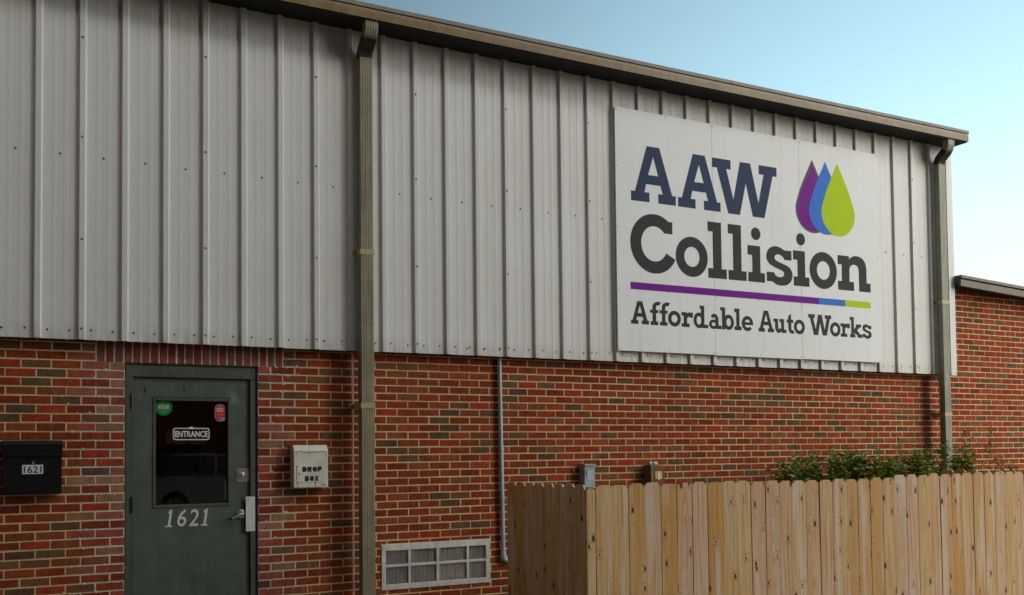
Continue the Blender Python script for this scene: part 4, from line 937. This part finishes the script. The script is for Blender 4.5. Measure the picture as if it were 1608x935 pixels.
# ------------------------------------------------------------------ shrubs behind the fence
def leaf(mb, p, d, ln, wd, roll, tint):
    d = d.normalized(); s = d.cross(Vector((0, 0, 1))); s = s.normalized() if s.length > 1e-3 else Vector((1, 0, 0)); n_ = s.cross(d)
    s = (s*math.cos(roll)+n_*math.sin(roll)); n_ = s.cross(d); drp = -n_*ln*0.10
    pts = [p, p+d*ln*.32+s*wd*.45+n_*ln*.05, p+d*ln*.72+s*wd*.38+n_*ln*.03+drp*.6, p+d*ln+drp*1.6, p+d*ln*.72-s*wd*.38+n_*ln*.03+drp*.6, p+d*ln*.32-s*wd*.45+n_*ln*.05, p+d*ln*.5+drp*.2-n_*ln*.02]
    mb.add(pts, [(0, 1, 6), (1, 2, 6), (2, 3, 6), (3, 4, 6), (4, 5, 6), (5, 0, 6)], 'leaf', tint)
def shoot(st, lf, base, tip, r0, spacing, lsize, side=0.3, rr=random, zmin=0.0):
    base, tip = Vector(base), Vector(tip); n = 10; path = []
    off = Vector((rr.uniform(-.04, .04), rr.uniform(-.03, .03), 0))
    for i in range(n+1):
        t = i/n; path.append(base.lerp(tip, t)+off*math.sin(t*math.pi)+Vector((rr.uniform(-.006, .006), rr.uniform(-.006, .006), 0)))
    st.tube(path, [r0*(1-0.75*i/n) for i in range(n+1)], 'stem', 5)
    L = (tip-base).length; s = 0.0; ang = rr.uniform(0, 6.28)
    while s < L:
        t = s/L; i = min(int(t*n), n-1); p = path[i].lerp(path[i+1], t*n-i)
        if p.z > zmin:
            for q in (0, math.pi):
                if rr.random() < 0.12: continue
                a = ang+q+rr.uniform(-.3, .3); d = Vector((math.cos(a), math.sin(a), rr.uniform(0.05, 0.9)))
                k = lsize*rr.uniform(.6, 1.2)*(1-0.35*max(0, t-.8)*5*0.6); tn = rr.uniform(.65, 1.35)
                leaf(lf, p, d, k, k*rr.uniform(.42, .56), rr.uniform(-.7, .7), (tn*rr.uniform(.85, 1.3), tn, tn*rr.uniform(.7, 1.0)))
                if rr.random() < side and 0.1 < t < 0.9:   # side twig
                    e = p+d.normalized()*rr.uniform(.05, .14)+Vector((0, 0, .03)); st.tube([p, e], [.0022, .0012], 'stem', 4)
                    for w_ in range(5):
                        a2 = rr.uniform(0, 6.28); pp = p.lerp(e, .35+.16*w_); d2 = Vector((math.cos(a2), math.sin(a2), rr.uniform(-.1, .9))); k2 = lsize*rr.uniform(.5, 1.05); tn = rr.uniform(.6, 1.35)
                        leaf(lf, pp, d2, k2, k2*.5, rr.uniform(-.7, .7), (tn*rr.uniform(.85, 1.3), tn, tn*.85))
        ang += 1.45+rr.uniform(-.2, .2); s += spacing*rr.uniform(.75, 1.25)
def shrub(name, loc, label, shoots, seed, zmin=0.75):
    rr = random.Random(seed); S = empty(name, loc, label, 'shrub', 'leafy shrubs between the fence and the wall'); st, lf = MB(), MB()
    for b, t, sp, ls, sd_ in shoots: shoot(st, lf, b, t, 0.006, sp*0.66, ls*1.3, sd_, rr, zmin)
    st.build('stems', S, loc); lf.build('foliage', S, loc)
r = random.Random(5)
sh = []
for _ in range(38):
    x = r.uniform(7.12, 8.5); bx = 7.8+(x-7.8)*0.7; edge = 1-abs(x-7.85)/0.8; top = Z0-1.06+0.16*max(0, edge)**.5+r.uniform(-.05, .05)
    sh.append(((bx, -.75+r.uniform(-.15, .15), .14), (x, -.8+r.uniform(-.28, .28), top), .040, .062, .45))
sh.append(((7.7, -.78, .14), (7.895, -.8, Z0-.835), .05, .06, .1)); sh.append(((8.0, -.78, .14), (8.09, -.8, Z0-.905), .045, .065, .25)); sh.append(((7.5, -.78, .14), (7.45, -.8, Z0-.93), .045, .06, .2))
shrub('shrub', (7.8, -.8, .13), 'low dense green shrub showing over the fence below the sign', sh, 21)
sh = [((8.70, -.8, .14), (8.66, -.8, Z0-.735), .050, .062, .22), ((8.95, -.8, .14), (8.975, -.8, Z0-.755), .040, .066, .35), ((9.15, -.8, .14), (9.20, -.8, Z0-.88), .042, .06, .35), ((9.36, -.8, .14), (9.43, -.8, Z0-.79), .038, .06, .35)]
for _ in range(22):
    x = r.uniform(8.6, 9.55); sh.append(((9.0+(x-9)*.7, -.8+r.uniform(-.12, .12), .14), (x, -.8+r.uniform(-.2, .2), Z0-.98+r.uniform(-.13, .10)), .042, .062, .4))
shrub('shrub', (9.05, -.8, .13), 'taller shrub with upright leafy shoots at the foot of the right downspout', sh, 22)
sh = [((9.72, -.8, .14), (9.745, -.8, Z0-.585), .048, .062, .14), ((9.72, -.8, .14), (9.80, -.8, Z0-.78), .045, .062, .35)]
for _ in range(9):
    x = r.uniform(9.58, 9.98); sh.append(((9.75, -.8, .14), (x, -.8+r.uniform(-.12, .12), Z0-.98+r.uniform(-.08, .12)), .046, .062, .35))
shrub('shrub', (9.75, -.8, .13), 'shrub with one tall thin shoot just right of the right downspout', sh, 23)
sh = [((10.05, -.8, .14), (10.205, -.8, Z0-.625), .050, .068, .06)]+[((10.05, -.8, .14), (x, -.8+y, Z0-1.0+d), .05, .065, .3) for x, y, d in ((10.02, .05, .0), (10.30, -.05, .02), (10.12, .08, -.04))]
shrub('shrub', (10.1, -.8, .13), 'single spindly shoot with a leafy tip, second from the right edge', sh, 24, 1.22)
sh = [((10.5, -.8, .14), (10.56, -.8, Z0-1.02), .04, .07, .3), ((10.5, -.8, .14), (10.40, -.75, Z0-1.08), .04, .065, .3)]
shrub('shrub', (10.5, -.8, .13), 'smallest sprig barely clearing the fence near the right edge', sh, 25)
print('bricks', len(bricks), 'objects', len(bpy.data.objects))
